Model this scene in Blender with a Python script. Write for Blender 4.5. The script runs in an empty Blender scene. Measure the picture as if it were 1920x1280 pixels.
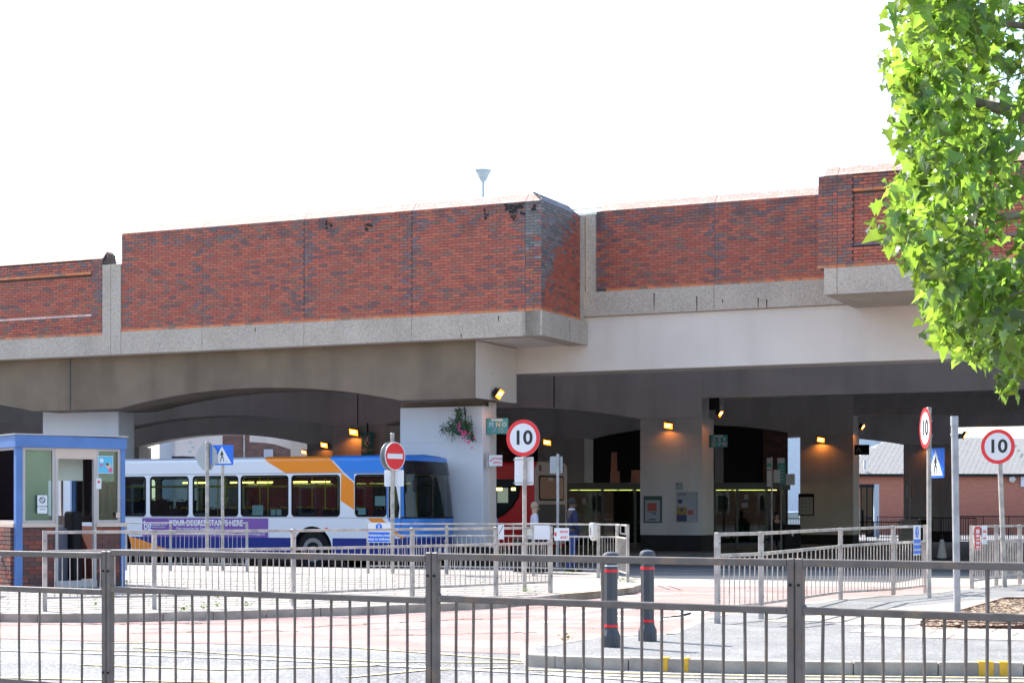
import bpy, bmesh, math, random
from mathutils import Vector, Matrix
random.seed(7)
R = math.radians
S = bpy.context.scene
COL = S.collection
# ------------------------------------------------------------------ camera
F, HZ, EYE = 3280.0, 955.0, 1.5          # focal length in photo pixels, horizon row, eye height
cam = bpy.data.cameras.new('camera')
cam.sensor_width = 36.0
cam.lens = F/1920*36.0
cam.shift_y = (HZ-640)/1920.0
cam.clip_start = 0.1
cam.clip_end = 2000
co = bpy.data.objects.new('camera', cam)
co.location = (0, 0, EYE)
co.rotation_euler = (R(90), 0, 0)
COL.objects.link(co)
S.camera = co
# ------------------------------------------------------------------ sky and sun
SUN_EL, SUN_AZ = R(42), R(-45.5)          # azimuth from +Y, clockwise
w = bpy.data.worlds.new('World'); S.world = w; w.use_nodes = True
nt = w.node_tree
bg = nt.nodes['Background']
sky = nt.nodes.new('ShaderNodeTexSky'); sky.sky_type = 'NISHITA'
sky.sun_disc = False; sky.sun_elevation = SUN_EL; sky.sun_rotation = SUN_AZ
sky.air_density = 1.0; sky.dust_density = 1.4; sky.ozone_density = 0.4; sky.altitude = 30
nt.links.new(sky.outputs[0], bg.inputs[0]); bg.inputs[1].default_value = 0.15
sl = bpy.data.lights.new('sun', 'SUN'); sl.energy = 3.6; sl.angle = R(0.55); sl.color = (1, .965, .91)
so = bpy.data.objects.new('sun', sl); COL.objects.link(so)
sd = Vector((math.sin(SUN_AZ)*math.cos(SUN_EL), math.cos(SUN_AZ)*math.cos(SUN_EL), math.sin(SUN_EL)))
so.rotation_euler = sd.to_track_quat('Z', 'Y').to_euler(); so.location = (-20, 20, 30)
S.view_settings.view_transform = 'Standard'; S.view_settings.look = 'None'
S.view_settings.exposure = 1.52; S.view_settings.gamma = 1
S.view_settings.use_curve_mapping = False
S.render.engine = 'CYCLES'
# ------------------------------------------------------------------ site geometry
# the viaduct's own frame: t runs along its face (to the right), n runs away from the camera
AX = Vector((.909, -.416)).normalized(); AN = Vector((-AX.y, AX.x))
P0 = Vector((.329, 43.16))
RZ = math.atan2(AX.y, AX.x)
def tl(px, n=0.0):
    """distance along the viaduct's face of the sight line through column px, n metres behind the face"""
    d = Vector((px-960, F)); k = (n + P0.dot(AN))/d.dot(AN)
    return (d*k - P0).dot(AX)
def sc(px, n=0.0):
    d = Vector((px-960, F)); return 1.0/((n + P0.dot(AN))/d.dot(AN))
def zz(px, py, n=0.0): return EYE + (HZ-py)/sc(px, n)
def wl(t, n, z=0.0):
    p = P0 + AX*t + AN*n; return Vector((p.x, p.y, z))
def at(px, s, z=0.0): return Vector(((px-960)/s, F/s, z))
def gr(px, py, z=0.0):
    s = (py-HZ)/(EYE-z); return at(px, s, z)
# ------------------------------------------------------------------ materials
def _n(nt, t, **k):
    n = nt.nodes.new(t)
    for a, b in k.items(): setattr(n, a, b)
    return n
def mat(name, col, rough=.7, metal=0.0, var=0.0, vscale=3.0, bump=0.0, bscale=40.0, spec=.5, col2=None, c2pos=(.45, .62), c2scale=1.2, speck=None, streak=None):
    m = bpy.data.materials.new(name); m.use_nodes = True
    nt = m.node_tree; L = nt.links; b = nt.nodes['Principled BSDF']
    b.inputs['Roughness'].default_value = rough; b.inputs['Metallic'].default_value = metal
    b.inputs['Specular IOR Level'].default_value = spec
    geo = _n(nt, 'ShaderNodeNewGeometry'); pos = geo.outputs['Position']
    rgb = _n(nt, 'ShaderNodeRGB'); rgb.outputs[0].default_value = (*col, 1); cur = rgb.outputs[0]
    def noise(sc_, det=5, vec=pos):
        n = _n(nt, 'ShaderNodeTexNoise'); n.inputs['Scale'].default_value = sc_; n.inputs['Detail'].default_value = det
        L.new(vec, n.inputs['Vector']); return n.outputs[0]
    def ramp(v, a, c):
        r = _n(nt, 'ShaderNodeMapRange'); r.inputs[1].default_value = a; r.inputs[2].default_value = c
        L.new(v, r.inputs[0]); return r.outputs[0]
    def mix(f, a, c, fac=1.0):
        x = _n(nt, 'ShaderNodeMix', data_type='RGBA')
        if fac != 1.0:
            q = _n(nt, 'ShaderNodeMath', operation='MULTIPLY'); L.new(f, q.inputs[0]); q.inputs[1].default_value = fac; f = q.outputs[0]
        L.new(f, x.inputs[0])
        for i, v in ((6, a), (7, c)):
            if isinstance(v, tuple): x.inputs[i].default_value = (*v, 1)
            else: L.new(v, x.inputs[i])
        return x.outputs[2]
    if col2: cur = mix(ramp(noise(c2scale), *c2pos), cur, col2)
    if streak:                                   # vertical run-off streaks
        mp = _n(nt, 'ShaderNodeMapping'); L.new(pos, mp.inputs[0]); mp.inputs['Scale'].default_value = (1, 1, .12)
        cur = mix(ramp(noise(streak[1], 6, mp.outputs[0]), .5, .75), cur, streak[0], streak[2])
    if var:
        h = _n(nt, 'ShaderNodeHueSaturation'); L.new(cur, h.inputs['Color'])
        q = _n(nt, 'ShaderNodeMapRange'); L.new(noise(vscale, 8), q.inputs[0]); q.inputs[1].default_value = .25; q.inputs[2].default_value = .75
        q.inputs[3].default_value = 1-var; q.inputs[4].default_value = 1+var
        L.new(q.outputs[0], h.inputs['Value']); cur = h.outputs[0]
    if speck:                                    # pebble chips: (colour, scale, amount)
        v = _n(nt, 'ShaderNodeTexVoronoi'); v.inputs['Scale'].default_value = speck[1]; L.new(pos, v.inputs['Vector'])
        sp = _n(nt, 'ShaderNodeSeparateColor'); L.new(v.outputs['Color'], sp.inputs[0])
        cur = mix(ramp(sp.outputs[0], 1-speck[2], 1.0), cur, speck[0])
        cur = mix(ramp(sp.outputs[1], .72, 1.0), cur, tuple(c*.75 for c in col))
    L.new(cur, b.inputs['Base Color'])
    if bump:
        bp = _n(nt, 'ShaderNodeBump'); bp.inputs['Strength'].default_value = bump; bp.inputs['Distance'].default_value = .01
        L.new(noise(bscale), bp.inputs['Height']); L.new(bp.outputs[0], b.inputs['Normal'])
    return m
def emis(name, col, st, base=None):
    m = bpy.data.materials.new(name); m.use_nodes = True; b = m.node_tree.nodes['Principled BSDF']
    b.inputs['Base Color'].default_value = (*(base or col), 1)
    b.inputs['Emission Color'].default_value = (*col, 1); b.inputs['Emission Strength'].default_value = st
    return m
def brickmat(name, reds, darks, dfrac=.35, dirt=True, glaze=.55):
    m = bpy.data.materials.new(name); m.use_nodes = True
    nt = m.node_tree; L = nt.links; b = nt.nodes['Principled BSDF']; b.inputs['Roughness'].default_value = glaze
    oi = _n(nt, 'ShaderNodeObjectInfo'); geo = _n(nt, 'ShaderNodeNewGeometry')
    ad = _n(nt, 'ShaderNodeMath', operation='ADD'); L.new(oi.outputs['Random'], ad.inputs[0]); L.new(geo.outputs['Random Per Island'], ad.inputs[1])
    def hsh(k):
        a = _n(nt, 'ShaderNodeMath', operation='MULTIPLY'); L.new(ad.outputs[0], a.inputs[0]); a.inputs[1].default_value = k
        f = _n(nt, 'ShaderNodeMath', operation='FRACT'); L.new(a.outputs[0], f.inputs[0]); return f.outputs[0]
    def ramp(v, cols, itp='CONSTANT'):
        r = _n(nt, 'ShaderNodeValToRGB'); r.color_ramp.interpolation = itp; e = r.color_ramp.elements
        while len(e) < len(cols): e.new(.5)
        for i, c in enumerate(cols): e[i].position = i/len(cols); e[i].color = (*c, 1)
        L.new(v, r.inputs[0]); return r.outputs[0]
    cr = ramp(hsh(1.0), reds); cd = ramp(hsh(17.3), darks)
    nz = _n(nt, 'ShaderNodeTexNoise'); nz.inputs['Scale'].default_value = .9; nz.inputs['Detail'].default_value = 4; L.new(geo.outputs['Position'], nz.inputs['Vector'])
    th = _n(nt, 'ShaderNodeMapRange'); L.new(nz.outputs[0], th.inputs[0]); th.inputs[1].default_value = .3; th.inputs[2].default_value = .7
    th.inputs[3].default_value = dfrac*.25; th.inputs[4].default_value = dfrac*1.9
    lt = _n(nt, 'ShaderNodeMath', operation='LESS_THAN'); L.new(hsh(41.7), lt.inputs[0]); L.new(th.outputs[0], lt.inputs[1])
    x = _n(nt, 'ShaderNodeMix', data_type='RGBA'); L.new(lt.outputs[0], x.inputs[0]); L.new(cr, x.inputs[6]); L.new(cd, x.inputs[7])
    cur = x.outputs[2]
    if dirt:
        n2 = _n(nt, 'ShaderNodeTexNoise'); n2.inputs['Scale'].default_value = 2.3; n2.inputs['Detail'].default_value = 9; L.new(geo.outputs['Position'], n2.inputs['Vector'])
        sx = _n(nt, 'ShaderNodeSeparateXYZ'); L.new(geo.outputs['Position'], sx.inputs[0])
        hz = _n(nt, 'ShaderNodeMapRange'); L.new(sx.outputs[2], hz.inputs[0]); hz.inputs[1].default_value = 8.0; hz.inputs[2].default_value = 9.15; hz.inputs[3].default_value = -.12; hz.inputs[4].default_value = .1
        a = _n(nt, 'ShaderNodeMath', operation='ADD'); L.new(n2.outputs[0], a.inputs[0]); L.new(hz.outputs[0], a.inputs[1])
        r = _n(nt, 'ShaderNodeMapRange'); L.new(a.outputs[0], r.inputs[0]); r.inputs[1].default_value = .5; r.inputs[2].default_value = .75; r.inputs[4].default_value = .55
        y = _n(nt, 'ShaderNodeMix', data_type='RGBA'); L.new(r.outputs[0], y.inputs[0]); L.new(cur, y.inputs[6]); y.inputs[7].default_value = (.05, .045, .05, 1); cur = y.outputs[2]
    n3 = _n(nt, 'ShaderNodeTexNoise'); n3.inputs['Scale'].default_value = 60; L.new(geo.outputs['Position'], n3.inputs['Vector'])
    h = _n(nt, 'ShaderNodeHueSaturation'); L.new(cur, h.inputs['Color']); q = _n(nt, 'ShaderNodeMapRange'); L.new(n3.outputs[0], q.inputs[0]); q.inputs[3].default_value = .7; q.inputs[4].default_value = 1.3
    L.new(q.outputs[0], h.inputs['Value']); L.new(h.outputs[0], b.inputs['Base Color'])
    return m
def glass(name, tint=(.8, .87, .85), refl=1.0, dark=0.0):
    m = bpy.data.materials.new(name); m.use_nodes = True; nt = m.node_tree; L = nt.links
    nt.nodes.remove(nt.nodes['Principled BSDF']); out = nt.nodes['Material Output']
    tr = _n(nt, 'ShaderNodeBsdfTransparent'); tr.inputs[0].default_value = (*[c*(1-dark) for c in tint], 1)
    gl = _n(nt, 'ShaderNodeBsdfGlossy'); gl.inputs['Roughness'].default_value = .02
    fr = _n(nt, 'ShaderNodeFresnel'); fr.inputs[0].default_value = 1.5
    a = _n(nt, 'ShaderNodeMath', operation='MULTIPLY'); L.new(fr.outputs[0], a.inputs[0]); a.inputs[1].default_value = refl*1.6
    mx = _n(nt, 'ShaderNodeMixShader'); L.new(a.outputs[0], mx.inputs[0]); L.new(tr.outputs[0], mx.inputs[1]); L.new(gl.outputs[0], mx.inputs[2])
    L.new(mx.outputs[0], out.inputs[0]); return m
M = {}
M['asphalt'] = mat('asphalt', (.17, .17, .17), .9, var=.25, vscale=.7, bump=.6, bscale=90, col2=(.26, .255, .245), c2scale=.5, speck=((.42, .41, .4), 45, .3))
M['asphalt_dark'] = mat('asphalt_dark', (.15, .15, .155), .9, var=.2, vscale=1.5, bump=.5, bscale=110, col2=(.15, .15, .15), speck=((.3, .3, .3), 70, .1))
M['red_asphalt'] = mat('red_asphalt', (.37, .21, .185), .9, var=.12, vscale=1.5, bump=.5, bscale=90, col2=(.42, .3, .27), c2scale=.8, speck=((.4, .3, .27), 55, .25))
M['apron'] = mat('apron', (.42, .37, .31), .9, var=.15, vscale=.8, bump=.3, col2=(.5, .44, .36))
M['pave'] = mat('pave', (.36, .325, .29), .9, var=.22, vscale=.9, bump=.4, bscale=60, col2=(.27, .245, .225), c2scale=.9, speck=((.45, .42, .38), 30, .2))
M['tactile'] = mat('tactile', (.5, .44, .3), .9, var=.1)
M['kerb'] = mat('kerb', (.42, .37, .31), .85, var=.25, vscale=4, bump=.6, bscale=60, col2=(.33, .29, .24), c2scale=3)
M['slab'] = mat('slab', (.5, .4, .33), .9, var=.12, vscale=2, bump=.3, bscale=80, col2=(.5, .43, .38))
M['soil'] = mat('soil', (.2, .15, .11), 1, var=.3, vscale=9)
M['chips'] = mat('chips', (.42, .31, .22), .9, var=.5, vscale=30)
M['mark'] = mat('road_paint', (.72, .72, .7), .7, var=.1, vscale=9, col2=(.45, .43, .42), c2pos=(.6, .72), c2scale=9)
M['yellow'] = mat('yellow_paint', (.72, .58, .28), .7, var=.1, vscale=9, col2=(.4, .37, .3), c2pos=(.55, .7), c2scale=9)
M['kerb_yellow'] = mat('kerb_yellow', (.75, .43, .03), .6, var=.15, vscale=14)
M['galv'] = mat('galvanised', (.4, .41, .42), .5, .35, var=.2, vscale=7, bump=.1, col2=(.33, .33, .34), c2scale=5)
M['galv_light'] = mat('galvanised_light', (.45, .42, .385), .55, .2, var=.25, vscale=9, col2=(.33, .315, .3), c2scale=4, c2pos=(.48, .6))
M['rail_paint'] = mat('grey_rail_paint', (.15, .125, .105), .55, .0, var=.25, vscale=9, bump=.15, col2=(.21, .15, .11), c2scale=7, c2pos=(.55, .68))
M['agg'] = mat('exposed_aggregate', (.45, .38, .315), .95, var=.2, vscale=.8, bump=.6, bscale=50, speck=((.55, .5, .45), 38, .3), streak=((.35, .29, .25), 1.5, .4))
M['mortar'] = mat('mortar', (.1, .085, .08), .95, var=.2)
M['joint'] = mat('joint_sealant', (.03, .035, .045), .7)
M['rust'] = mat('rust_stain', (.05, .02, .015), .9)
M['brown_conc'] = mat('stained_concrete', (.205, .155, .11), .9, var=.15, vscale=1.3, bump=.2, col2=(.165, .125, .088), c2scale=.5, streak=((.115, .088, .062), 1.2, .55))
M['white_conc'] = mat('white_painted_concrete', (.68, .605, .55), .85, var=.06, vscale=.7, bump=.1, streak=((.55, .485, .43), 1.3, .45))
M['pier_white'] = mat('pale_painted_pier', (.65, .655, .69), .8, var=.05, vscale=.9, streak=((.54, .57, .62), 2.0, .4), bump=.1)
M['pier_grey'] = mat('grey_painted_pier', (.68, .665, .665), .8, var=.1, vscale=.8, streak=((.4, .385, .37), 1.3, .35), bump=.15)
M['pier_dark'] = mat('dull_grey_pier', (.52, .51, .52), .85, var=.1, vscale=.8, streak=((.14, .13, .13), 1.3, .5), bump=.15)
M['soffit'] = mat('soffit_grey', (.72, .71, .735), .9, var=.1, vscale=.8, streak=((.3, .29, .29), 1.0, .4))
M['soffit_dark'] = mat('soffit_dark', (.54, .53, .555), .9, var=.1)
M['plinth'] = mat('black_plinth', (.035, .034, .036), .8, spec=.2, var=.2)
RED = [(.44, .105, .062), (.39, .09, .058), (.46, .125, .07), (.35, .095, .06), (.41, .115, .072), (.37, .085, .052), (.44, .115, .066), (.34, .11, .075)]
DRK = [(.23, .085, .07), (.26, .1, .075), (.18, .085, .085), (.29, .12, .08), (.22, .12, .095)]
M['brick'] = brickmat('brick_multi', RED, DRK, .2)
M['brick_edge'] = brickmat('brick_blue_purple', [(.2, .115, .12), (.26, .12, .11), (.18, .12, .13), (.16, .1, .105)], DRK, .5)
M['brick_orange'] = brickmat('brick_orange', [(.64, .18, .05), (.58, .17, .055), (.66, .21, .07), (.46, .18, .09)], [(.3, .15, .08)], .15, False)
M['brick_pale'] = brickmat('coping_brick', [(.66, .42, .33), (.6, .38, .29), (.7, .47, .38)], [(.55, .38, .32)], .3, False, .8)
M['white'] = mat('white_gloss', (.7, .74, .76), .25)
M['black'] = mat('black_gloss', (.01, .01, .012), .3, spec=.25)
M['blackm'] = mat('black_matt', (.02, .02, .022), .7, spec=.2)
M['red'] = mat('red_sign', (.75, .03, .035), .4)
M['signwhite'] = mat('sign_white', (.72, .76, .8), .4)
M['alu'] = mat('sign_back_aluminium', (.36, .39, .41), .5, .3, var=.06)
M['blue'] = mat('sign_blue', (.02, .16, .72), .4)

def frost(name, col, tr=.6):
    m = bpy.data.materials.new(name); m.use_nodes = True; nt = m.node_tree; L = nt.links; b = nt.nodes['Principled BSDF']; b.inputs['Base Color'].default_value = (*col, 1)
    t = _n(nt, 'ShaderNodeBsdfTranslucent'); t.inputs[0].default_value = (*col, 1); x = _n(nt, 'ShaderNodeMixShader'); x.inputs[0].default_value = tr
    L.new(b.outputs[0], x.inputs[1]); L.new(t.outputs[0], x.inputs[2]); L.new(x.outputs[0], nt.nodes['Material Output'].inputs[0]); return m
# ------------------------------------------------------------------ mesh helpers
class MB:
    def __init__(s): s.v = []; s.f = []; s.mi = []; s.cur = 0
    def add(s, vs, fs):
        o = len(s.v); s.v += [tuple(v) for v in vs]
        for f in fs: s.f.append([i+o for i in f]); s.mi.append(s.cur)
        return s
    def box(s, x0, x1, y0, y1, z0, z1):
        return s.add([(x, y, z) for z in (z0, z1) for y in (y0, y1) for x in (x0, x1)],
                     [(0, 2, 3, 1), (4, 5, 7, 6), (0, 1, 5, 4), (2, 6, 7, 3), (0, 4, 6, 2), (1, 3, 7, 5)])
    def obox(s, c, half, rot):                    # oriented box
        m = rot if isinstance(rot, Matrix) else Matrix.Rotation(rot, 3, 'Z')
        vs = [Vector(c) + m @ Vector((x*half[0], y*half[1], z*half[2])) for z in (-1, 1) for y in (-1, 1) for x in (-1, 1)]
        return s.add(vs, [(0, 2, 3, 1), (4, 5, 7, 6), (0, 1, 5, 4), (2, 6, 7, 3), (0, 4, 6, 2), (1, 3, 7, 5)])
    def bar(s, a, b, wd, ht, up=(0, 0, 1)):       # square bar from a to b
        a, b = Vector(a), Vector(b); d = (b-a).normalized(); up = Vector(up)
        if abs(d.dot(up)) > .99: up = Vector((1, 0, 0))
        x = d.cross(up).normalized(); y = x.cross(d).normalized()
        vs = [p + x*i*wd/2 + y*j*ht/2 for p in (a, b) for j in (-1, 1) for i in (-1, 1)]
        return s.add(vs, [(0, 2, 3, 1), (4, 5, 7, 6), (0, 1, 5, 4), (2, 6, 7, 3), (0, 4, 6, 2), (1, 3, 7, 5)])
    def tube(s, pts, r, n=8, cap=True):
        pts = [Vector(p) for p in pts]; rr = r if isinstance(r, (list, tuple)) else [r]*len(pts); vs = []
        for i, p in enumerate(pts):
            d = (pts[min(i+1, len(pts)-1)] - pts[max(i-1, 0)]).normalized()
            up = Vector((0, 0, 1)) if abs(d.z) < .9 else Vector((0, 1, 0))
            x = d.cross(up).normalized(); y = x.cross(d).normalized()
            vs += [p + (x*math.cos(2*math.pi*k/n) + y*math.sin(2*math.pi*k/n))*rr[i] for k in range(n)]
        fs = [(i*n+k, i*n+(k+1) % n, (i+1)*n+(k+1) % n, (i+1)*n+k) for i in range(len(pts)-1) for k in range(n)]
        if cap: fs += [tuple(range(n))[::-1], tuple((len(pts)-1)*n+k for k in range(n))]
        return s.add(vs, fs)
    def lathe(s, prof, c=(0, 0, 0), n=20):        # prof: (r, z)
        return s.tube_rings([[(c[0]+r*math.cos(2*math.pi*k/n), c[1]+r*math.sin(2*math.pi*k/n), c[2]+z) for k in range(n)] for r, z in prof])
    def tube_rings(s, rings, cap=True):
        n = len(rings[0]); vs = [p for r in rings for p in r]
        fs = [(i*n+k, i*n+(k+1) % n, (i+1)*n+(k+1) % n, (i+1)*n+k) for i in range(len(rings)-1) for k in range(n)]
        if cap: fs += [tuple(range(n))[::-1], tuple((len(rings)-1)*n+k for k in range(n))]
        return s.add(vs, fs)
    def ext(s, poly, y0, y1):                     # polygon in x,z pushed through y
        n = len(poly)
        vs = [(x, y0, z) for x, z in poly] + [(x, y1, z) for x, z in poly]
        return s.add(vs, [tuple(range(n)), tuple(range(n, 2*n))[::-1]] + [(i, i+n, (i+1) % n+n, (i+1) % n) for i in range(n)])
    def slab(s, poly, z0, z1):                    # polygon in x,y raised from z0 to z1
        n = len(poly)
        vs = [(p[0], p[1], z0) for p in poly] + [(p[0], p[1], z1) for p in poly]
        return s.add(vs, [tuple(range(n))[::-1], tuple(range(n, 2*n))] + [(i, (i+1) % n, (i+1) % n+n, i+n) for i in range(n)])
    def disc(s, c, r, y0, y1, n=40, sx=1.0):
        return s.ext([(c[0]+r*sx*math.cos(2*math.pi*k/n), c[1]+r*math.sin(2*math.pi*k/n)) for k in range(n)], y0, y1)
    def ring(s, c, r0, r1, y0, y1, n=40, sx=1.0):
        vs = []
        for k in range(n):
            a = 2*math.pi*k/n
            for r, y in ((r0, y0), (r1, y0), (r1, y1), (r0, y1)): vs.append((c[0]+r*sx*math.cos(a), y, c[1]+r*math.sin(a)))
        return s.add(vs, [(4*k+j, 4*((k+1) % n)+j, 4*((k+1) % n)+(j+1) % 4, 4*k+(j+1) % 4) for k in range(n) for j in range(4)])
    def ball(s, c, r, n=10, m=6):
        rx, ry, rz = r if isinstance(r, tuple) else (r, r, r)
        rings = [[(c[0]+rx*math.sin(math.pi*j/m)*math.cos(2*math.pi*k/n), c[1]+ry*math.sin(math.pi*j/m)*math.sin(2*math.pi*k/n), c[2]-rz*math.cos(math.pi*j/m)) for k in range(n)] for j in range(1, m)]
        return s.tube_rings(rings)
    def mesh(s, name, mats, smooth=False):
        me = bpy.data.meshes.new(name); me.from_pydata(s.v, [], s.f)
        for m_ in (mats if isinstance(mats, (list, tuple)) else [mats]): me.materials.append(M[m_] if isinstance(m_, str) else m_)
        if any(s.mi): me.polygons.foreach_set('material_index', s.mi)
        bm = bmesh.new(); bm.from_mesh(me); bmesh.ops.recalc_face_normals(bm, faces=bm.faces); bm.to_mesh(me); bm.free()
        if smooth:
            me.polygons.foreach_set('use_smooth', [True]*len(me.polygons)); me.set_sharp_from_angle(angle=R(38))
        return me
    def build(s, name, mats, parent=None, smooth=False, **kw): return link(name, s.mesh(name, mats, smooth), parent, **kw)
def link(name, me, parent=None, loc=None, rot=None, label=None, cat=None, group=None, kind=None):
    o = bpy.data.objects.new(name, me); COL.objects.link(o); o.parent = parent
    if loc is not None: o.location = loc
    if rot is not None: o.rotation_euler = rot
    for k, v in (('label', label), ('category', cat), ('group', group), ('kind', kind)):
        if v: o[k] = v
    return o
def root(name, label, cat, loc=(0, 0, 0), rz=0.0, group=None, kind=None):
    return link(name, None, None, loc, (0, 0, rz), label, cat, group, kind)
def vroot(name, label, cat, group=None, t=0.0, n=0.0, z=0.0, rz=None): return root(name, label, cat, wl(t, n, z), RZ if rz is None else rz, group)
def bevel(o, wdt=.01, seg=2):
    m = o.modifiers.new('bevel', 'BEVEL'); m.width = wdt; m.segments = seg; m.limit_method = 'ANGLE'; return o
def holes(outer, inner, y0, y1):
    """plate in x,z with holes, from y0 to y1"""
    bm = bmesh.new(); es = []
    for lp in [outer]+inner:
        vs = [bm.verts.new((x, y0, z)) for x, z in lp]
        es += [bm.edges.new((vs[i], vs[(i+1) % len(vs)])) for i in range(len(vs))]
    bmesh.ops.triangle_fill(bm, use_beauty=True, use_dissolve=False, edges=es)
    r = bmesh.ops.extrude_face_region(bm, geom=bm.faces[:])
    for v in r['geom']:
        if isinstance(v, bmesh.types.BMVert): v.co.y = y1
    mb = MB(); bm.verts.index_update(); mb.add([v.co for v in bm.verts], [[v.index for v in f.verts] for f in bm.faces]); bm.free()
    return mb
def rrect(x0, x1, z0, z1, r, n=4):
    p = []
    for cx, cz, a in ((x1-r, z1-r, 0), (x0+r, z1-r, 90), (x0+r, z0+r, 180), (x1-r, z0+r, 270)):
        p += [(cx+r*math.cos(R(a+90*k/n)), cz+r*math.sin(R(a+90*k/n))) for k in range(n+1)]
    return p
_fc = {}
def text(body, size, m, parent, loc, rot=(R(90), 0, 0), bold=0.0, name='lettering', align='CENTER', sx=1.0, depth=.0015):
    c = bpy.data.curves.new(name, 'FONT'); c.body = body; c.size = size; c.align_x = align; c.align_y = 'CENTER'
    c.extrude = depth; c.offset = bold; c.resolution_u = 3
    tmp = bpy.data.objects.new('tmp', c); COL.objects.link(tmp)
    me = bpy.data.meshes.new_from_object(tmp.evaluated_get(bpy.context.evaluated_depsgraph_get()))
    bpy.data.objects.remove(tmp); bpy.data.curves.remove(c)
    me.materials.clear(); me.materials.append(M[m] if isinstance(m, str) else m)
    o = link(name, me, parent, loc, rot); o.scale = (sx, 1, 1); return o
# ------------------------------------------------------------------ ground and roads
def sheet(name, pts, z, m, kind='structure', z0=None):
    b = MB(); b.slab([(p[0], p[1]) for p in pts], z-.003 if z0 is None else z0, z)
    return b.build(name, m, kind=kind)
MB().slab([(-400, -30), (400, -30), (400, 900), (-400, 900)], -.3, 0).build('ground', 'asphalt', kind='structure')
g = lambda *a: [gr(x, y) for x, y in a]
sheet('red_road', g((-900, 1200), (0, 1197), (500, 1209), (1000, 1227), (1250, 1232), (1700, 1200), (2300, 1130), (1960, 1102), (1740, 1100), (1250, 1099), (1100, 1101), (-900, 1130)), .005, 'red_asphalt')
sheet('apron', g((1100, 1101), (1250, 1099), (1740, 1100), (2300, 1102), (2200, 1079), (1180, 1079), (1060, 1082)), .006, 'apron')
# dark running lanes and bays below the deck
b = MB(); b.slab([wl(-60, 3.2)[:2], wl(70, 3.2)[:2], wl(70, 48)[:2], wl(-60, 48)[:2]], .0, .006); b.build('bus_lane', 'asphalt_dark', kind='structure')
# worn white strokes on the red surface
b = MB()
def stroke(pts, wdt, z=.009, mb=None):
    mb = mb or b; P = [gr(x, y) for x, y in pts]
    for i in range(len(P)-1):
        d = (P[i+1]-P[i]); d.z = 0; d.normalize(); q = Vector((-d.y, d.x, 0))*wdt/2
        mb.slab([(P[i]-q)[:2], (P[i+1]-q)[:2], (P[i+1]+q)[:2], (P[i]+q)[:2]], z-.001, z)
stroke([(1012, 1166), (1100, 1166.5)], .34); stroke([(1140, 1166), (1215, 1164), (1290, 1154), (1345, 1139)], .26)
stroke([(1040, 1160), (1078, 1149), (1122, 1141)], .2); stroke([(1080, 1160), (1142, 1150)], .16, .0095)
pts = [(1215+72*math.cos(a/12*math.pi), 1150+9*math.sin(a/12*math.pi)) for a in range(25)]; stroke(pts, .16)
stroke([(1150, 1119), (1275, 1112), (1345, 1113)], .2)
b.build('road_marking', 'mark', kind='structure')
b = MB(); stroke([(-300, 1207), (0, 1219), (500, 1236), (1000, 1262), (1350, 1285)], .14); b.build('centre_line', 'mark', kind='structure')
b = MB()
stroke([(-300, 1266), (0, 1270.5), (400, 1279), (600, 1285)], .1)
stroke([(160, 1205), (270, 1205)], .08); stroke([(90, 1217), (330, 1222)], .08); stroke([(250, 1213), (420, 1225), (700, 1240), (1000, 1243)], .08)
stroke([(640, 1212), (800, 1224), (1000, 1240)], .09, .0094); stroke([(150, 1246), (420, 1256), (760, 1246)], .08); stroke([(650, 1270), (800, 1256), (960, 1251)], .08, .0094)
stroke([(985, 1255), (1178, 1262), (1400, 1266.5), (1920, 1271), (2300, 1275)], .07); stroke([(985, 1261), (1178, 1268), (1400, 1272.5), (1920, 1278), (2300, 1282)], .07)
b.build('yellow_line', 'yellow', kind='structure')
# cracks, trench scars and oil drips worn into the surfaces
M['crack'] = mat('crack', (.12, .09, .08), .95); M['patch'] = mat('tar_patch', (.2, .195, .19), .9, var=.25, vscale=6, bump=.4, bscale=90); M['dust'] = mat('pale_dust', (.5, .44, .41), .95, var=.2, vscale=5)
def wander(x0, y0, x1, y1, n_, wdt, m, amp=2.0, z=.0085):
    bb = MB(); P_ = [(x0+(x1-x0)*i/n_+random.gauss(0, amp*3), y0+(y1-y0)*i/n_+random.gauss(0, amp*.35)) for i in range(n_+1)]
    for i in range(n_): stroke([P_[i], P_[i+1]], wdt*random.uniform(.4, 1.3), z+i*.00003, bb)
    return bb.build('surface_crack', m, kind='structure')
for q in ((0, 1172, 420, 1169, 40, .05), (240, 1187, 560, 1183, 30, .03), (560, 1176, 900, 1160, 40, .04), (700, 1192, 1010, 1186, 30, .03), (960, 1143, 1200, 1131, 26, .03), (830, 1164, 980, 1158, 14, .03), (1040, 1176, 1250, 1180, 20, .02), (1400, 1108, 1700, 1106, 20, .02)): wander(*q, 'crack')
for q in ((200, 1177, 420, 1175, 16, .12), (640, 1186, 860, 1172, 16, .09), (900, 1165, 1010, 1158, 10, .09), (20, 1190, 160, 1189, 8, .1)): wander(*q, 'dust', z=.0075)
def blotch(px, py, rx, ry, m, z=.0072, nm='tar_patch'):
    MB().slab([gr(px+rx*math.cos(a/9*math.pi)*random.uniform(.75, 1.1), py+ry*math.sin(a/9*math.pi)*random.uniform(.75, 1.1))[:2] for a in range(18)], z-.001, z).build(nm, m, kind='structure')
for q in ((760, 1179, 60, 2.4), (285, 1178, 36, 2.2), (965, 1150, 22, 2.0)): blotch(*q, 'patch')
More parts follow.
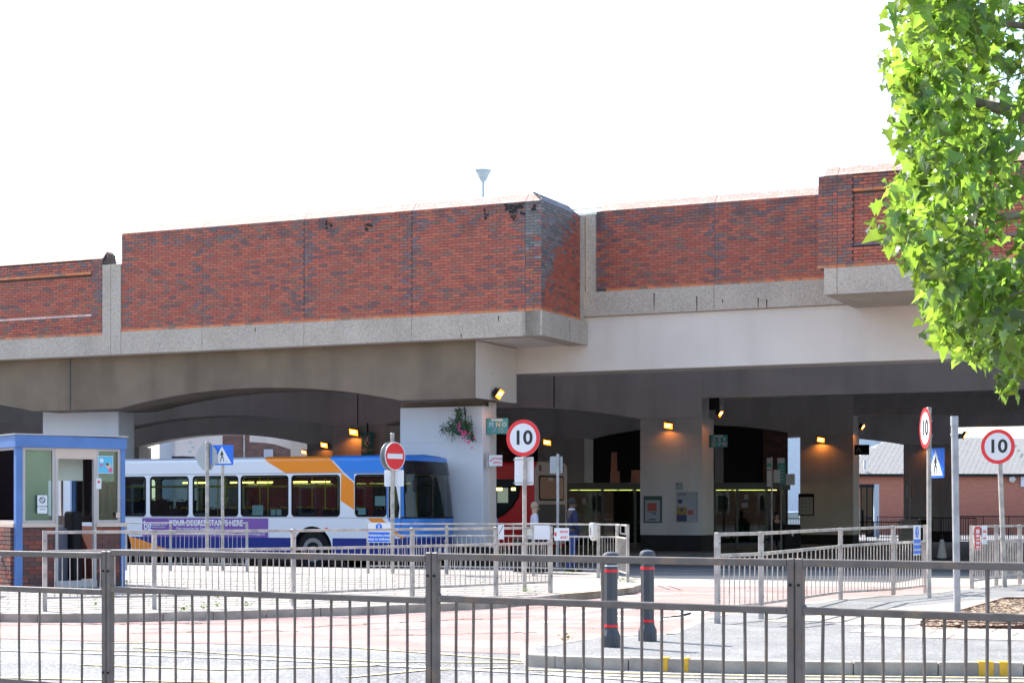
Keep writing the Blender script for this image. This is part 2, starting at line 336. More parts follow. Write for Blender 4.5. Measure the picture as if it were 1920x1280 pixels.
# left island -----------------------------------------------------------------
KT = .12
LI = g((-900, 1166), (0, 1166), (70, 1167), (210, 1166.5), (400, 1162), (500, 1158), (700, 1152), (820, 1146), (930, 1140), (1000, 1133), (1060, 1126), (1105, 1121))
PJ = None
LR = g((1150, 1117), (1195, 1110), (1212, 1103), (1205, 1096), (1165, 1091))
LB = [at(x, s) for x, s in ((1175, 92), (1130, 85.5), (960, 81.5), (800, 79.5), (400, 76), (0, 72.5), (-600, 68))]
def inset(P, d):
    out = []
    for i, p in enumerate(P):
        a = P[i-1]; c = P[(i+1) % len(P)]
        e1 = (p-a); e2 = (c-p); e1.z = e2.z = 0
        n1 = Vector((-e1.y, e1.x, 0)).normalized(); n2 = Vector((-e2.y, e2.x, 0)).normalized()
        q = (n1+n2).normalized(); out.append(p + q*d/max(.4, q.dot(n1)))
    return out
def area(P): return sum(P[i-1].x*P[i].y - P[i].x*P[i-1].y for i in range(len(P)))/2
def kerb_run(P, root_, d=.14, L=.9, top=KT, drop=None):
    """kerb stones along polyline P, body on its left hand side"""
    for i in range(len(P)-1):
        a, c = P[i].copy(), P[i+1].copy(); a.z = c.z = 0; ln = (c-a).length; k = max(1, round(ln/L)); dr = (c-a)/ln; q = Vector((-dr.y, dr.x, 0))
        for j in range(k):
            p = a + dr*(ln*j/k+.004); e = a + dr*(ln*(j+1)/k-.004); mid = (p+e)/2; hl = (e-p).length/2
            if abs(mid.x/mid.y) > .34: continue
            tp = top + random.uniform(-.004, .004)
            if drop and drop(mid): tp = .035
            o = MB().box(-hl, hl, 0, d, -.02, tp).build('kerb_stone', 'kerb', root_, loc=mid + Vector((0, 0, 0)), rot=(0, 0, math.atan2(dr.y, dr.x)))
            bevel(o, .012, 2)
P = LI+LR+LB
sheet('pavement', inset(P, .135), KT-.004, 'pave', z0=0)
kr = root('kerb', None, None, kind='structure')
kerb_run(LI+LR+[LB[0]], kr, drop=lambda m: 3.55 < m.x < 5.3 and m.y < 31 and m.y > 28.9)
kerb_run(LB, kr)
sheet('tactile_paving', [gr(x, y, KT) for x, y in ((1055, 1113), (1140, 1106), (1190, 1100), (1165, 1094), (1105, 1098), (1040, 1105))], KT+.001, 'tactile')
b = MB()
def ptop(x0, y0, x1, y1, wdt=.012):
    a, c = gr(x0, y0, KT), gr(x1, y1, KT); d = (c-a); d.normalize(); q = Vector((-d.y, d.x, 0))*wdt/2
    b.slab([(a-q)[:2], (c-q)[:2], (c+q)[:2], (a+q)[:2]], KT-.004, KT+.0015)
for i, (y0, y1) in enumerate(((1148, 1118), (1143.5, 1115), (1139, 1111), (1134, 1107.5), (1129, 1104), (1124, 1100.5), (1118, 1097), (1112, 1093), (1106, 1089), (1100, 1086), (1094, 1083), (1088, 1080))):
    ptop(-40, y0, 1000+min(i, 4)*8, y1, .014)
    for k_ in range(16): x_ = -20+k_*66+(33 if i % 2 else 0); f_ = (x_+40)/1040; ya = y0+(y1-y0)*f_; ptop(x_, ya, x_+3, ya-(4.4 if i < 6 else 5.6)*(1-.25*f_), .012)
M['paver_joint'] = mat('paver_joint', (.25, .225, .2), .95, var=.3, vscale=6); o_ = b.build('paver_joint', 'paver_joint', kind='structure')
# right island ----------------------------------------------------------------
RF = g((975, 1236), (986, 1248), (1040, 1252), (1178, 1256), (1356, 1261), (1600, 1264.5), (1920, 1267), (2500, 1272))
RB = [gr(x, y, KT*.5) for x, y in ((2500, 1105), (2000, 1096), (1850, 1104), (1750, 1117), (1676, 1122), (1577, 1128), (1427, 1150), (1345, 1160), (1305, 1169), (1270, 1187), (1247, 1197), (1200, 1198), (1120, 1202), (1069, 1209), (1012, 1221))]
P = RF+RB
sheet('footway', inset(P, .13), KT-.004, 'asphalt_dark', z0=0)
M['footway'] = mat('footway_asphalt', (.2, .198, .195), .9, var=.15, vscale=2, bump=.6, bscale=100, col2=(.25, .245, .24), speck=((.5, .48, .45), 60, .12))
bpy.data.objects['footway'].data.materials[0] = M['footway']
kerb_run(RF, kr); kerb_run(RB+[RF[0]], kr, top=KT)
# yellow loading ticks on the kerb face
for px0, px1 in ((1240, 1252), (1280, 1291), (1835, 1863), (1874, 1894)):
    X_, Y_ = zip((1178, 1256), (1356, 1261), (1600, 1264.5), (1920, 1267)); i_ = max(q for q in range(3) if X_[q] <= px0)
    yy = lambda x_: Y_[i_]+(Y_[i_+1]-Y_[i_])*(x_-X_[i_])/(X_[i_+1]-X_[i_])
    a, c = gr(px0, yy(px0)), gr(px1, yy(px1)); d = (c-a).normalized(); q = Vector((d.y, -d.x, 0))*.006
    MB().slab([(a+q)[:2], (c+q)[:2], (c-q*20)[:2], (a-q*20)[:2]], .002, KT+.008).build('kerb_mark', 'kerb_yellow', kr)
# pale slabs by the planter
sr = root('slab_paving', None, None, kind='structure')
A0 = gr(1728, 1173, KT); dx = (gr(1925, 1178, KT)-A0).normalized(); dy = Vector((-dx.y, dx.x, 0))
me_s = {}
def slab_at(c, hx, hy, ang):
    k = (round(hx, 2), round(hy, 2))
    if k not in me_s: me_s[k] = MB().box(-hx, hx, -hy, hy, -.05, .0).mesh('paving_slab', 'slab')
    link('paving_slab', me_s[k], sr, loc=(c.x, c.y, KT+.002+random.uniform(0, .0025)), rot=(0, 0, ang))
ang = math.atan2(dx.y, dx.x)
for i in range(-1, 8):
    for j in range(0, 3):
        if i == -1 and j == 0: continue
        c = A0 + dx*(i*.9+.45+ j*.3) - dy*(.42+j*.6)
        if i*.9+j*.3 < -.7: continue
        if j < 3 and c.y > 16.4+0*c.x and abs(c.x/c.y) < .36: slab_at(c, .44, .29, ang)
A1 = gr(1420, 1163, KT); dx2 = (gr(1885, 1120, KT)-A1).normalized(); dy2 = Vector((-dx2.y, dx2.x, 0)); ang2 = math.atan2(dx2.y, dx2.x)
for i in range(0, 24):
    for j in range(-5, 1):
        c = A1 + dx2*(i*.62+.3+(j % 2)*.3) + dy2*(j*.46-.25)
        if c.y < A0.y+.35 and c.x > A0.x-.3: continue
        if j < -2 and (c-A0).dot(dx2) > -1.0-.0 and (c-A0).dot(dy2) < .3 : continue
        if c.y < gr(1500, 1172, KT).y: continue
        slab_at(c, .3, .222, ang2)
# planter bed with timber edge and bark chips
pl = root('planter_bed', 'bark covered planting bed with thin brown edging round the grey steel column', 'planting bed')
E = [gr(1728, 1173, KT), gr(1925, 1178, KT), gr(2300, 1183, KT), gr(2300, 1123, KT), gr(1885, 1127, KT)]
MB().slab([(p.x, p.y) for p in E], KT, KT+.03).build('soil', 'soil', pl)
M['edging'] = mat('edging', (.16, .075, .055), .8, var=.2)
for i in (0, 1, 4, 3): a, c = E[i], E[(i+1) % 5]; MB().bar(a+Vector((0, 0, .025)), c+Vector((0, 0, .025)), .03, .08).build('edging', 'edging', pl)
b = MB()
for _ in range(2600):
    px, py = random.uniform(1730, 1960), random.uniform(1126, 1179)
    if py < 1173-(px-1728)*.29 or py < 1129: continue
    p = gr(px, py, KT); e = Matrix.Rotation(random.uniform(0, 6), 3, 'Z') @ Matrix.Rotation(random.uniform(-.6, .6), 3, 'X')
    b.obox((p.x, p.y, KT+.04+random.uniform(0, .015)), (random.uniform(.015, .05), random.uniform(.006, .018), .003), e)
o = b.build('bark_chips', 'chips', pl); o['kind'] = 'stuff'
# weeds -----------------------------------------------------------------------
M['weed'] = mat('weed_leaf', (.16, .27, .04), .6, var=.3, vscale=20)
def weed(p, h, sp, nl, label):
    b = MB()
    for _ in range(nl):
        a = random.uniform(0, 6.28); r = random.uniform(0, sp); z = random.uniform(.02, h); L = random.uniform(.02, .05)
        c = Vector((r*math.cos(a), r*math.sin(a), z)); d = Vector((math.cos(a), math.sin(a), random.uniform(-.3, .8)))*L; q = Vector((-math.sin(a), math.cos(a), 0))*L*.45
        b.add([c, c+d*.5+q, c+d, c+d*.5-q], [(0, 1, 2, 3)])
    r_ = root('weed', label, 'weed', p, 0, 'weeds growing along the kerbs'); b.build('leaves', 'weed', r_)['kind'] = 'stuff'
weed(gr(1062, 1207, .02), .13, .09, 60, 'leafy green weed at the back kerb left of the bollards')
weed(gr(408, 1141, KT), .2, .06, 50, 'tallest green weed on the pavement edge behind the front railing')
weed(gr(345, 1146, KT), .06, .18, 60, 'low spreading weed at the kerb edge left of the tallest weed')
weed(gr(383, 1144, KT), .1, .05, 30, 'small weed on the kerb just left of the tallest weed'); weed(gr(464, 1140, KT), .09, .05, 26, 'small weed on the kerb right of the tallest weed')
weed(gr(180, 1140, KT), .2, .05, 30, 'dry thin weed on the pavement left of the railing post'); weed(gr(235, 1099, KT), .12, .12, 40, 'yellowish weed at the foot of the kiosk corner')
weed(gr(612, 1128, KT), .1, .06, 30, 'small weed at the kerb below the bus'); weed(gr(985, 1112, KT), .08, .1, 40, 'weed tuft round the foot of the central speed sign post')
weed(gr(1060, 1077, KT), .08, .5, 60, 'line of low weeds under the far railing'); weed(gr(1170, 1093, KT), .08, .2, 50, 'low weeds below the right end of the far railing')
# ------------------------------------------------------------------ viaduct structure
def zn(px, py, n): return zz(px, py, n)
N0, DN = 1.6, 13.84
NB = 2.9; V = vroot('viaduct', 'long concrete deck on arched beams and square piers over the bus bays', 'viaduct')
NBM = .4; TR = tl(890, NBM)
Z_BAY, Z_REC, Z_TOP = 5.78, zz(1340, 582, NB), 9.1
def arch_beam(n0, n1, gaps, t_end, zsp, zcr, ztop, m, t_start):
    """beam face with a flat bottom over the piers and a segmental arch in every gap (t0, t1)"""
    p = [(t_start, ztop), (t_start, zsp)]
    for a, c in gaps:
        K = 28; h = zcr-zsp; w_ = (c-a)/2; r = (w_*w_+h*h)/(2*h)
        p += [(a+(c-a)*i/K, zcr - r + math.sqrt(max(0, r*r-(a+(c-a)*i/K-(a+c)/2)**2))) for i in range(K+1)]
    p += [(t_end, zsp), (t_end, ztop)]
    return MB().ext(p, n0, n1).build('arched_beam', m, V)
def pier(t0, t1, n0, dep, ztop, zpl, m, joint=True):
    o = MB().box(t0, t1, n0, n0+dep, zpl, ztop).build('pier', m, V); bevel(o, .015, 2)
    MB().box(t0+.02, t1-.02, n0+.02, n0+dep-.02, 0, zpl).build('plinth', 'plinth', o)
    if joint:
        for z in (ztop-.95, ):
            MB().box(t0+.002, t1-.002, n0-.002, n0+.01, z, z+.008).build('joint_line', 'pier_dark', o)
    return o
# row 0
ta, tb = tl(750, N0), tl(905, N0); tc, td = tl(80, N0), tl(222, N0); per0 = ta-tc; wd = tb-ta
zsp = zn(760, 750, NBM); zcr = zn(470, 727, NBM)
pier(ta, tb, N0, .75, zn(800, 763, N0), .53, 'pier_white'); pier(tc, td, N0, .75, zn(150, 765, N0), .53, 'pier_white')
for i in (1, 2): pier(tc-per0*i, td-per0*i, N0, .75, zn(150, 765, N0), .53, 'pier_white')
MB().box(ta+.02, tb-.06, N0+.1, N0+.7, zn(800, 763, N0)-.02, zsp+.02).build('bearing', 'brown_conc', V)
MB().box(tc+.02, td-.06, N0+.1, N0+.7, zn(150, 765, N0)-.02, zsp+.02).build('bearing', 'brown_conc', V)
tdb, tab = tl(222, NBM), tl(750, NBM); gaps = [(tdb-per0*2, tab-per0*2), (tdb-per0, tab-per0), (tdb, tab)]
arch_beam(NBM, N0+.6, gaps, TR, zsp, zcr, Z_BAY-.004, 'brown_conc', td-per0*2-wd)
tj = tl(132, NBM); MB().box(tj-.015, tj+.015, NBM-.006, NBM+.005, zsp, Z_BAY-.004).build('joint_line', 'joint', V)
# white head above the pier and the long white fascia beam
NF = NB+.06; zf = zn(1340, 688, NF)
o = MB().box(TR+.003, tl(911, N0+.1), NBM+.05, NF-.003, zsp+.01, Z_BAY-.004).build('pier_head', 'white_conc', V); bevel(o, .01)
MB().box(tl(911, N0+.1)+.002, tl(937, 2.7), 2.6, 3.1, zn(925, 751, 2.6), zf-.002).build('pier_head', 'white_conc', V)
MB().box(tb+.003, tl(920, 2.0), 1.95, 2.35, 0.5, zsp+.3).build('pier_return', 'white_conc', V)
o = MB().box(tl(900, NF), 75, NF, NF+1.05, zf, Z_REC-.003).build('fascia_beam', 'white_conc', V); bevel(o, .02)
# deck
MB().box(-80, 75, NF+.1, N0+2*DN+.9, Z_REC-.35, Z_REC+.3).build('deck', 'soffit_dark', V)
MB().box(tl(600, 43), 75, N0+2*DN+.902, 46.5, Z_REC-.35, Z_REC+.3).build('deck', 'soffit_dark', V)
_n3 = 40; MB().ext([(tl(p_, _n3), zz(p_, q_, _n3)) for p_, q_ in ((468, 800), (468, 828), (495, 829.5), (517, 833), (545, 842), (545, 1000), (578, 1000), (578, 800))], _n3, _n3+.8).build('end_arch', 'white_conc', V)
MB().box(-80, tl(1015, 0)-.02, .05, NF-.003, Z_BAY+.012, Z_BAY+.25).build('deck', 'white_conc', V)
# rows 1..3
rows = []
N1, N2, N3 = N0+DN, N0+2*DN, N0+3*DN
for k, (n, pxa, pxb, m, zs_p, zc_p, st_p, dep) in enumerate([
        (N1, 1200, 1317, 'pier_grey', (1200, 785), (990, 764), (1400, 744), 1.2),
        (N2, 1500, 1600, 'pier_grey', (1500, 800), (400, 810), (1750, 775), 1.0),
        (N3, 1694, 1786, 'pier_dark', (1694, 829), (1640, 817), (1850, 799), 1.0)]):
    t0, t1 = tl(pxa, n), tl(pxb, n); per = (11.84, 11.5, 11.5)[k]
    zs_, zc_, zst = zn(*zs_p, n), zn(*zc_p, n), zn(*st_p, n)
    if k == 1: zs_ = 4.5; zc_ = 5.0
    if k == 2: zs_ = 4.55; zc_ = 5.0
    gps = []
    for i in range(0, 6 if k < 2 else 3):
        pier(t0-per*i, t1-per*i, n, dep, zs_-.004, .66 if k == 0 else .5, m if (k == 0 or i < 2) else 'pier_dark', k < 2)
        if i: gps.append((t1-per*i, t0-per*(i-1)))
    gps = gps[::-1]
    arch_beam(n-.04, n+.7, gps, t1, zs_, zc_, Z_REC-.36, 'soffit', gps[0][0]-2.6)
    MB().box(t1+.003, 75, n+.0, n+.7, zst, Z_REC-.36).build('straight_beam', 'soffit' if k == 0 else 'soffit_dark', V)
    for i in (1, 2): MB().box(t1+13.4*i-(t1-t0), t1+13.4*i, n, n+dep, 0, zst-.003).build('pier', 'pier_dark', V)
    if k == 0:
        for px in (1039, 671):
            tt = tl(px, n-.04); MB().box(tt-.02, tt+.02, n-.05, n-.03, zs_+.02 if px == 671 else zc_-.02, Z_REC-.36).build('joint_line', 'joint', V)
# ------------------------------------------------------------------ brick parapets
BM = {}
def bmesh_for(wd_, m):
    k = (round(wd_, 3), m)
    if k not in BM:
        b = MB().box(0, wd_, 0, .08, 0, .064)
        BM[k] = b.mesh('brick', m)
    return BM[k]
class Wall:
    def __init__(s, label, t, n=0.0):
        s.root = vroot('brick_parapet', label, 'parapet wall', 'brick faced parapet walls along the deck edge', t, n); s.t = t; s.n = n; s.items = []
    def field(s, x0, x1, z0, z1, y=0.0, rot=0.0, org=(0, 0), pick=None, phase=0):
        """running-bond bricks from x0 to x1 in a plane; rot 90 turns the field round the corner at org"""
        j = 0; z = z0
        while z+.06 < z1:
            x = x0+.004; first = (j+phase) % 2
            while x < x1-.03:
                wd_ = .102 if (first and x < x0+.01) else .215
                wd_ = min(wd_, x1-.004-x)
                if wd_ > .03:
                    m = 'brick'
                    if pick: m = pick(x, z) or m
                    s.items.append((x, y+random.uniform(-.003, .003), z, wd_, m, rot, org))
                x += wd_+.0105
            z += .075; j += 1
    def finish(s):
        mt = {}
        def score(it):
            p = Vector((it[0], it[1], it[2])); p = Matrix.Rotation(it[5], 3, 'Z') @ p; p.x += it[6][0]; p.y += it[6][1]
            q = wl(p.x+s.t, p.y+s.n); px = 960+F*q.x/q.y
            return (it[3] > .12) * F/q.y * (1 if -5 < px < 1925 else .3)
        s.items.sort(key=score, reverse=True)
        B = MB(); names = ['brick', 'brick_edge', 'brick_stain', 'brick_pale', 'brick_orange']
        for i, (x, y, z, wd_, m, rot, org) in enumerate(s.items):
            Rm = Matrix.Rotation(rot, 3, 'Z'); p = Rm @ Vector((x, y, z)) + Vector((org[0], org[1], 0))
            if i < 300: link('brick', bmesh_for(wd_, m), s.root, loc=p, rot=(0, 0, rot))
            else:
                B.cur = names.index(m)
                vs = [Rm @ Vector(q) + p for q in ((0, 0, 0), (wd_, 0, 0), (wd_, 0, .064), (0, 0, .064), (0, .05, 0), (wd_, .05, 0), (wd_, .05, .064), (0, .05, .064))]
                B.add(vs, [(0, 1, 2, 3), (0, 4, 5, 1), (3, 2, 6, 7), (0, 3, 7, 4), (1, 5, 6, 2)])
        if B.v: B.build('brickwork', names, s.root)['kind'] = 'stuff'
    def tiles(s, name, x0, x1, z, y, prof, m, pitch=.226, slant=.03, rot=0.0, org=(0, 0), off=0.0, fit=False):
        """row of sloping special bricks; prof is the y,z section"""
        Rm = Matrix.Rotation(rot, 3, 'Z'); k = (tuple(prof), m, slant); n = len(prof)
        if k not in BM:
            b = MB(); L = pitch-.011
            vs = [(slant*(q[1]-prof[0][1])/.07, q[0], q[1]) for q in prof] + [(L+slant*(q[1]-prof[0][1])/.07, q[0], q[1]) for q in prof]
            b.add(vs, [tuple(range(n))[::-1], tuple(range(n, 2*n))] + [(i, (i+1) % n, (i+1) % n+n, i+n) for i in range(n)]); BM[k] = b.mesh(name, m)
        x = x0+.004; c = max(1, round((x1-x0)/pitch)); pf = (x1-x0)/c; half = off > 0
        for j in range(c+(1 if half else 0)):
            w2 = pf*.5 if half and j in (0, c) else pf
            p = Rm @ Vector((x, y, z)) + Vector((org[0], org[1], 0))
            q = link(name, BM[k], s.root, loc=p, rot=(0, 0, rot)); q.scale = ((w2-.008)/(pitch-.011), 1, 1); x += w2
SILL = [(-.03, 0), (0.0, .068), (.06, .068), (.06, 0)]
COPE = [(0, 0), (.075, .075), (.1, .06), (.02, -.01)]
M['brick_stain'] = brickmat('brick_stained', [(.2, .17, .17), (.17, .16, .17), (.24, .2, .2), (.26, .12, .1)], [(.12, .12, .12), (.18, .17, .16)], .5)
def edge_pick(js, stain=None, zt=9.1):
    def f(x, z):
        if stain and stain(x, z): return 'brick_stain'
        for j in js:
            if abs(x+.1-j) < .28 and random.random() < .4: return 'brick_edge'
        if z > zt-.45 and random.random() < .28: return 'brick_edge'
    return f
def coping(W, x0, x1, zt, rot=0.0, org=(0, 0), mir=0.0, back=.26):
    for r_ in range(3): W.tiles('coping_tile', x0, x1-mir*r_, zt+.004+r_*.079, r_*.077-.006, COPE, 'brick_pale', slant=.02, rot=rot, org=org, off=.11*(r_ % 2))
def band(W, x0, x1, z0, z1, y0=-.035, y1=.5, m='agg'):
    o = MB().box(x0+.006, x1-.006, y0, y1, z0, z1).build('band_panel', m, W.root); return o
def rust(W, x, z0, z1, y=-.04, wdt=.03):
    h = z1-z0; MB().ext([(x-wdt/2, z1), (x-wdt*.3, z0), (x+wdt*.15, z0-h*.1), (x+wdt/2, z1-.02)], y, y+.01).build('rust_stain', 'rust', W.root)
# A: projecting bay left of the corner
tA = tl(228, 0); W = Wall('projecting red brick parapet bay with the stained right hand corner', tA)
J = [tl(p, 0)-tA for p in (228, 380, 571, 773, 985, 1015)]; zb = zz(985, 583, 0); zs = zb+.0
zt = zz(985, 378, 0); zo = zb
def stA(x, z):
    d = x-J[4]
    return d > 0 and z > 8.0 - .0 + random.uniform(-.4, .25)
for i in range(5):
    W.field(J[i], J[i+1], zb+.075, zt, pick=edge_pick((J[i], J[i+1]), stA, zt), phase=i)
    W.tiles('sill_brick', J[i], J[i+1]+.03, zb, -.005, SILL, 'brick_orange', slant=-.03)
    band(W, J[i] if i else J[0]-.0, J[i+1], Z_BAY, zb-.002)
    coping(W, J[i]+(.02 if i == 0 else .004), J[i+1]-(.03 if i == 4 else .004), zt, mir=.085 if i == 4 else 0)
    if 0 < i: MB().box(J[i]-.004, J[i]+.004, -.002, .02, Z_BAY, zt).build('joint_line', 'joint', W.root)
RT = 2.63; xr = J[5]
def stR(x, z):                                 # damp pale-grey run-off down the return
    return z > 6.7+x*1.15+random.uniform(-.35, .35) or (x < .75 and z > 7.4+random.uniform(-.5, .5) )
W.field(0, RT-.12, zb+.075, zt, rot=R(90), org=(xr, 0), pick=edge_pick((0,), stR, zt))
W.tiles('sill_brick', 0, RT-.1, zb, -.005, SILL, 'brick_orange', slant=-.03, rot=R(90), org=(xr, 0))
for r_ in range(3): W.tiles('coping_tile', .0, RT-.25-.06*r_, zt+.004+r_*.079, r_*.077-.006, COPE, 'brick_stain', rot=R(90), org=(xr, 0), off=.08*r_)
MB().box(0, xr-.012, .012, .3, zb, zt+.0).build('backing', 'mortar', W.root)
MB().box(xr-.3, xr-.012, .012, RT, zb, zt).build('backing', 'mortar', W.root)
MB().add([(0, .02, zt), (xr-.02, .02, zt), (xr-.02, RT, zt), (0, RT, zt), (0, .27, zt+.235), (xr-.26, .27, zt+.235), (xr-.26, RT-.2, zt+.235), (0, RT-.2, zt+.235)],
         [(0, 1, 2, 3), (4, 5, 6, 7), (0, 1, 5, 4), (1, 2, 6, 5), (2, 3, 7, 6), (3, 0, 4, 7)]).build('coping_core', 'brick_pale', W.root)
MB().box(xr-.5, xr+.035, .502, 3.06, Z_BAY-.001, zb-.002).build('band_panel', 'agg', W.root)
MB().box(xr-.5, xr+.035, -.035, .5, Z_BAY-.001, zb-.003).build('band_panel', 'agg', W.root)
MB().box(xr-.3, xr+.01, RT-.12, RT+.1, zb, zz(1100, 402, 2.5)).build('edge_post', 'agg', W.root)
MB().box(xr+.034, xr+.038, 1.72, 1.735, Z_BAY+.03, zb-.08).build('joint_line', 'joint', W.root)
for px, a, c in ((936, 592, 602), (866, 625, 633), (480, 614, 622)): rust(W, tl(px, 0)-tA, zz(px, c, 0), zz(px, a, 0))
W.finish()
# sooty holes and black growth below the coping
b = MB(); M['soot'] = mat('black_growth', (.03, .026, .025), 1)
for cx, cy, sp, n_ in ((960, 392, 8, 26), (975, 385, 6, 14), (952, 388, 5, 10), (690, 425, 9, 8), (610, 420, 8, 8), (1000, 388, 6, 8), (910, 400, 6, 5)):
    for _ in range(n_):
        px, py = random.gauss(cx, sp*.6), random.gauss(cy, sp*.8); t = tl(px, 0); z = zz(px, py, 0); r_ = random.uniform(.02, .06)
        b.ext([(t-tA+r_*random.uniform(.6, 1)*math.cos(a*.9), min(z+r_*random.uniform(.6, 1)*math.sin(a*.9), zt-.01)) for a in range(7)], -.007-random.random()*.002, .01)
b.build('moss', 'soot', W.root)['kind'] = 'stuff'
# B: recessed stretch in the middle
tB = tl(1118, NB); W = Wall('recessed red brick parapet between the two projecting bays', tB, NB)
J = [0, tl(1340, NB)-tB, tl(1560, NB)-tB+1.5]; zb = zz(1340, 535, NB); zt = zz(1340, 380, NB)
for i in range(2):
    W.field(J[i], J[i+1], zb+.075, zt, pick=edge_pick((J[i], J[i+1]), None, zt), phase=i)
    W.tiles('sill_brick', J[i]+(.3 if i == 0 else 0), J[i+1]+.03, zb, -.005, SILL, 'brick_orange', slant=-.03)
    band(W, J[i] if i else -.65, J[i+1], Z_REC, zb-.002, -.06)
    coping(W, J[i]+(.12 if i == 0 else .004), J[i+1]-.004, zt)
    if i: MB().box(J[i]-.004, J[i]+.004, -.002, .02, Z_REC, zt).build('joint_line', 'joint', W.root)
MB().box(0, J[2], .012, .3, zb, zt).build('backing', 'mortar', W.root)
MB().ext([(0.02, zt), (.26, zt+.235), (J[2]-.02, zt+.235), (J[2], zt)], .25, .5).build('coping_core', 'brick_pale', W.root)
zp_ = zz(1105, 402, NB)
MB().box(tl(1099.5, NB)-tB, .0, -.062, .3, zb-.1, zp_).build('edge_post', 'agg', W.root)
MB().box(tl(1099, NB)-tB-.35, tl(1099, NB)-tB-.02, -.05, .3, Z_REC, zp_).build('edge_post', 'agg', W.root)
for px, a, c in ((1228, 549, 580), (1308, 555, 582), (1356, 562, 568), (1423, 558, 575), (1439, 561, 578)): rust(W, tl(px, NB)-tB, zz(px, c, NB), zz(px, a, NB), -.066)
W.finish()
# C: right projecting bay with a sunk panel
tC = tl(1534, 0); W = Wall('projecting brick parapet bay with a sunk panel behind the tree leaves', tC)
zb = zz(1600, 500, 0); zt = zz(1600, 326, 0); J = [0, tl(1570, 0)-tC, tl(1990, 0)-tC]
xp = tl(1600, 0)-tC; zp0, zp1 = zz(1600, 460, 0), zz(1600, 359, 0)
W.field(0, J[1], zb+.075, zt, pick=edge_pick((0, J[1]), None, zt)); W.field(J[1], xp, zb+.075, zt, pick=edge_pick((J[1],), None, zt))
W.field(xp, J[2], zb+.075, zp0, pick=edge_pick((), None, zt)); W.field(xp, J[2], zp1+.075, zt, pick=edge_pick((), None, zt)); W.field(xp, J[2], zp0+.06, zp1, y=.055, pick=edge_pick((), None, zt+1))
W.tiles('sill_brick', xp, J[2], zp1, -.005, SILL, 'brick_orange', slant=0); W.tiles('sill_brick', xp, J[2], zp0-.01, .025, SILL, 'brick_edge', slant=0)
for i in range(2):
    W.tiles('sill_brick', J[i], J[i+1]+.03, zb, -.005, SILL, 'brick_orange', slant=-.03)
    band(W, J[i]+(.14 if i == 0 else 0), J[i+1], zz(1560, 552, 0), zb-.002, -.03, NF-.004); coping(W, J[i]+(.15 if i == 0 else .004), J[i+1]-.004, zt)
MB().box(J[1]-.004, J[1]+.004, -.002, .02, Z_REC, zt).build('joint_line', 'joint', W.root)
MB().box(0.01, xp-.02, .012, NB-.01, zb, zt).build('backing', 'mortar', W.root); MB().box(xp-.02, J[2], .07, NB-.01, zb, zt).build('backing', 'mortar', W.root)
MB().ext([(0.02, zt), (.27, zt+.235), (J[2], zt+.235), (J[2], zt)], .25, .6).build('coping_core', 'brick_pale', W.root)
W.finish()
# D: left stretch
tD = tl(-260, 0); W = Wall('lower brick parapet with a sunk panel at the far left edge', tD)
xe = tl(192, 0)-tD; zb = zz(190, 628, 0); zt = zz(190, 485, 0); xp = tl(172, 0)-tD; zp0, zp1 = zz(172, 593, 0), zz(172, 514, 0)
W.field(xp, xe, zb+.075, zt, pick=edge_pick((xe,), None, zt)); W.field(0, xp, zb+.075, zp0, pick=edge_pick((), None, zt)); W.field(0, xp, zp1+.075, zt, pick=edge_pick((), None, zt)); W.field(0, xp, zp0+.07, zp1, y=.055)
W.tiles('sill_brick', 0, xe+.03, zb, -.005, SILL, 'brick_orange', slant=-.03); W.tiles('sill_brick', 0, xp, zp1, -.005, SILL, 'brick_orange', slant=-.03); W.tiles('sill_brick', 0, xp, zp0, .022, SILL, 'brick_pale', slant=-.03)
MB().box(0, xp+.02, .07, .3, zb, zt).build('backing', 'mortar', W.root); MB().box(xp+.02, xe, .012, .3, zb, zt).build('backing', 'mortar', W.root)
coping(W, 0, xe, zt); MB().box(0, xe, .25, .5, zt-.1, zt+.23).build('coping_core', 'brick_pale', W.root)
MB().add([(xe-.08, .02, zt-.14), (xe+.1, .02, zt-.14), (xe+.1, .1, zt+.1), (xe-.02, .22, zt+.22), (xe-.08, .24, zt+.24), (xe-.08, .5, zt-.14), (xe+.1, .5, zt-.14), (xe+.06, .5, zt+.14), (xe-.08, .5, zt+.24)],
         [(0, 1, 2, 3, 4), (5, 8, 7, 6), (1, 6, 7, 2), (2, 7, 8, 3), (3, 8, 4), (0, 4, 8, 5), (0, 5, 6, 1)]).build('coping_end', 'mortar', W.root)
band(W, 0, tl(209, 0)-tD, Z_BAY, zb-.002); band(W, tl(209, 0)-tD, tA-tD, Z_BAY, zb-.002)
zpp = zz(205, 496, 0)
MB().box(tl(193, 0)-tD+.006, tl(209, 0)-tD-.006, -.034, .3, zb-.002, zpp).build('edge_post', 'agg', W.root); MB().box(tl(209, 0)-tD+.006, tA-tD-.01, -.034, .3, zb-.002, zpp).build('edge_post', 'agg', W.root)
W.finish()
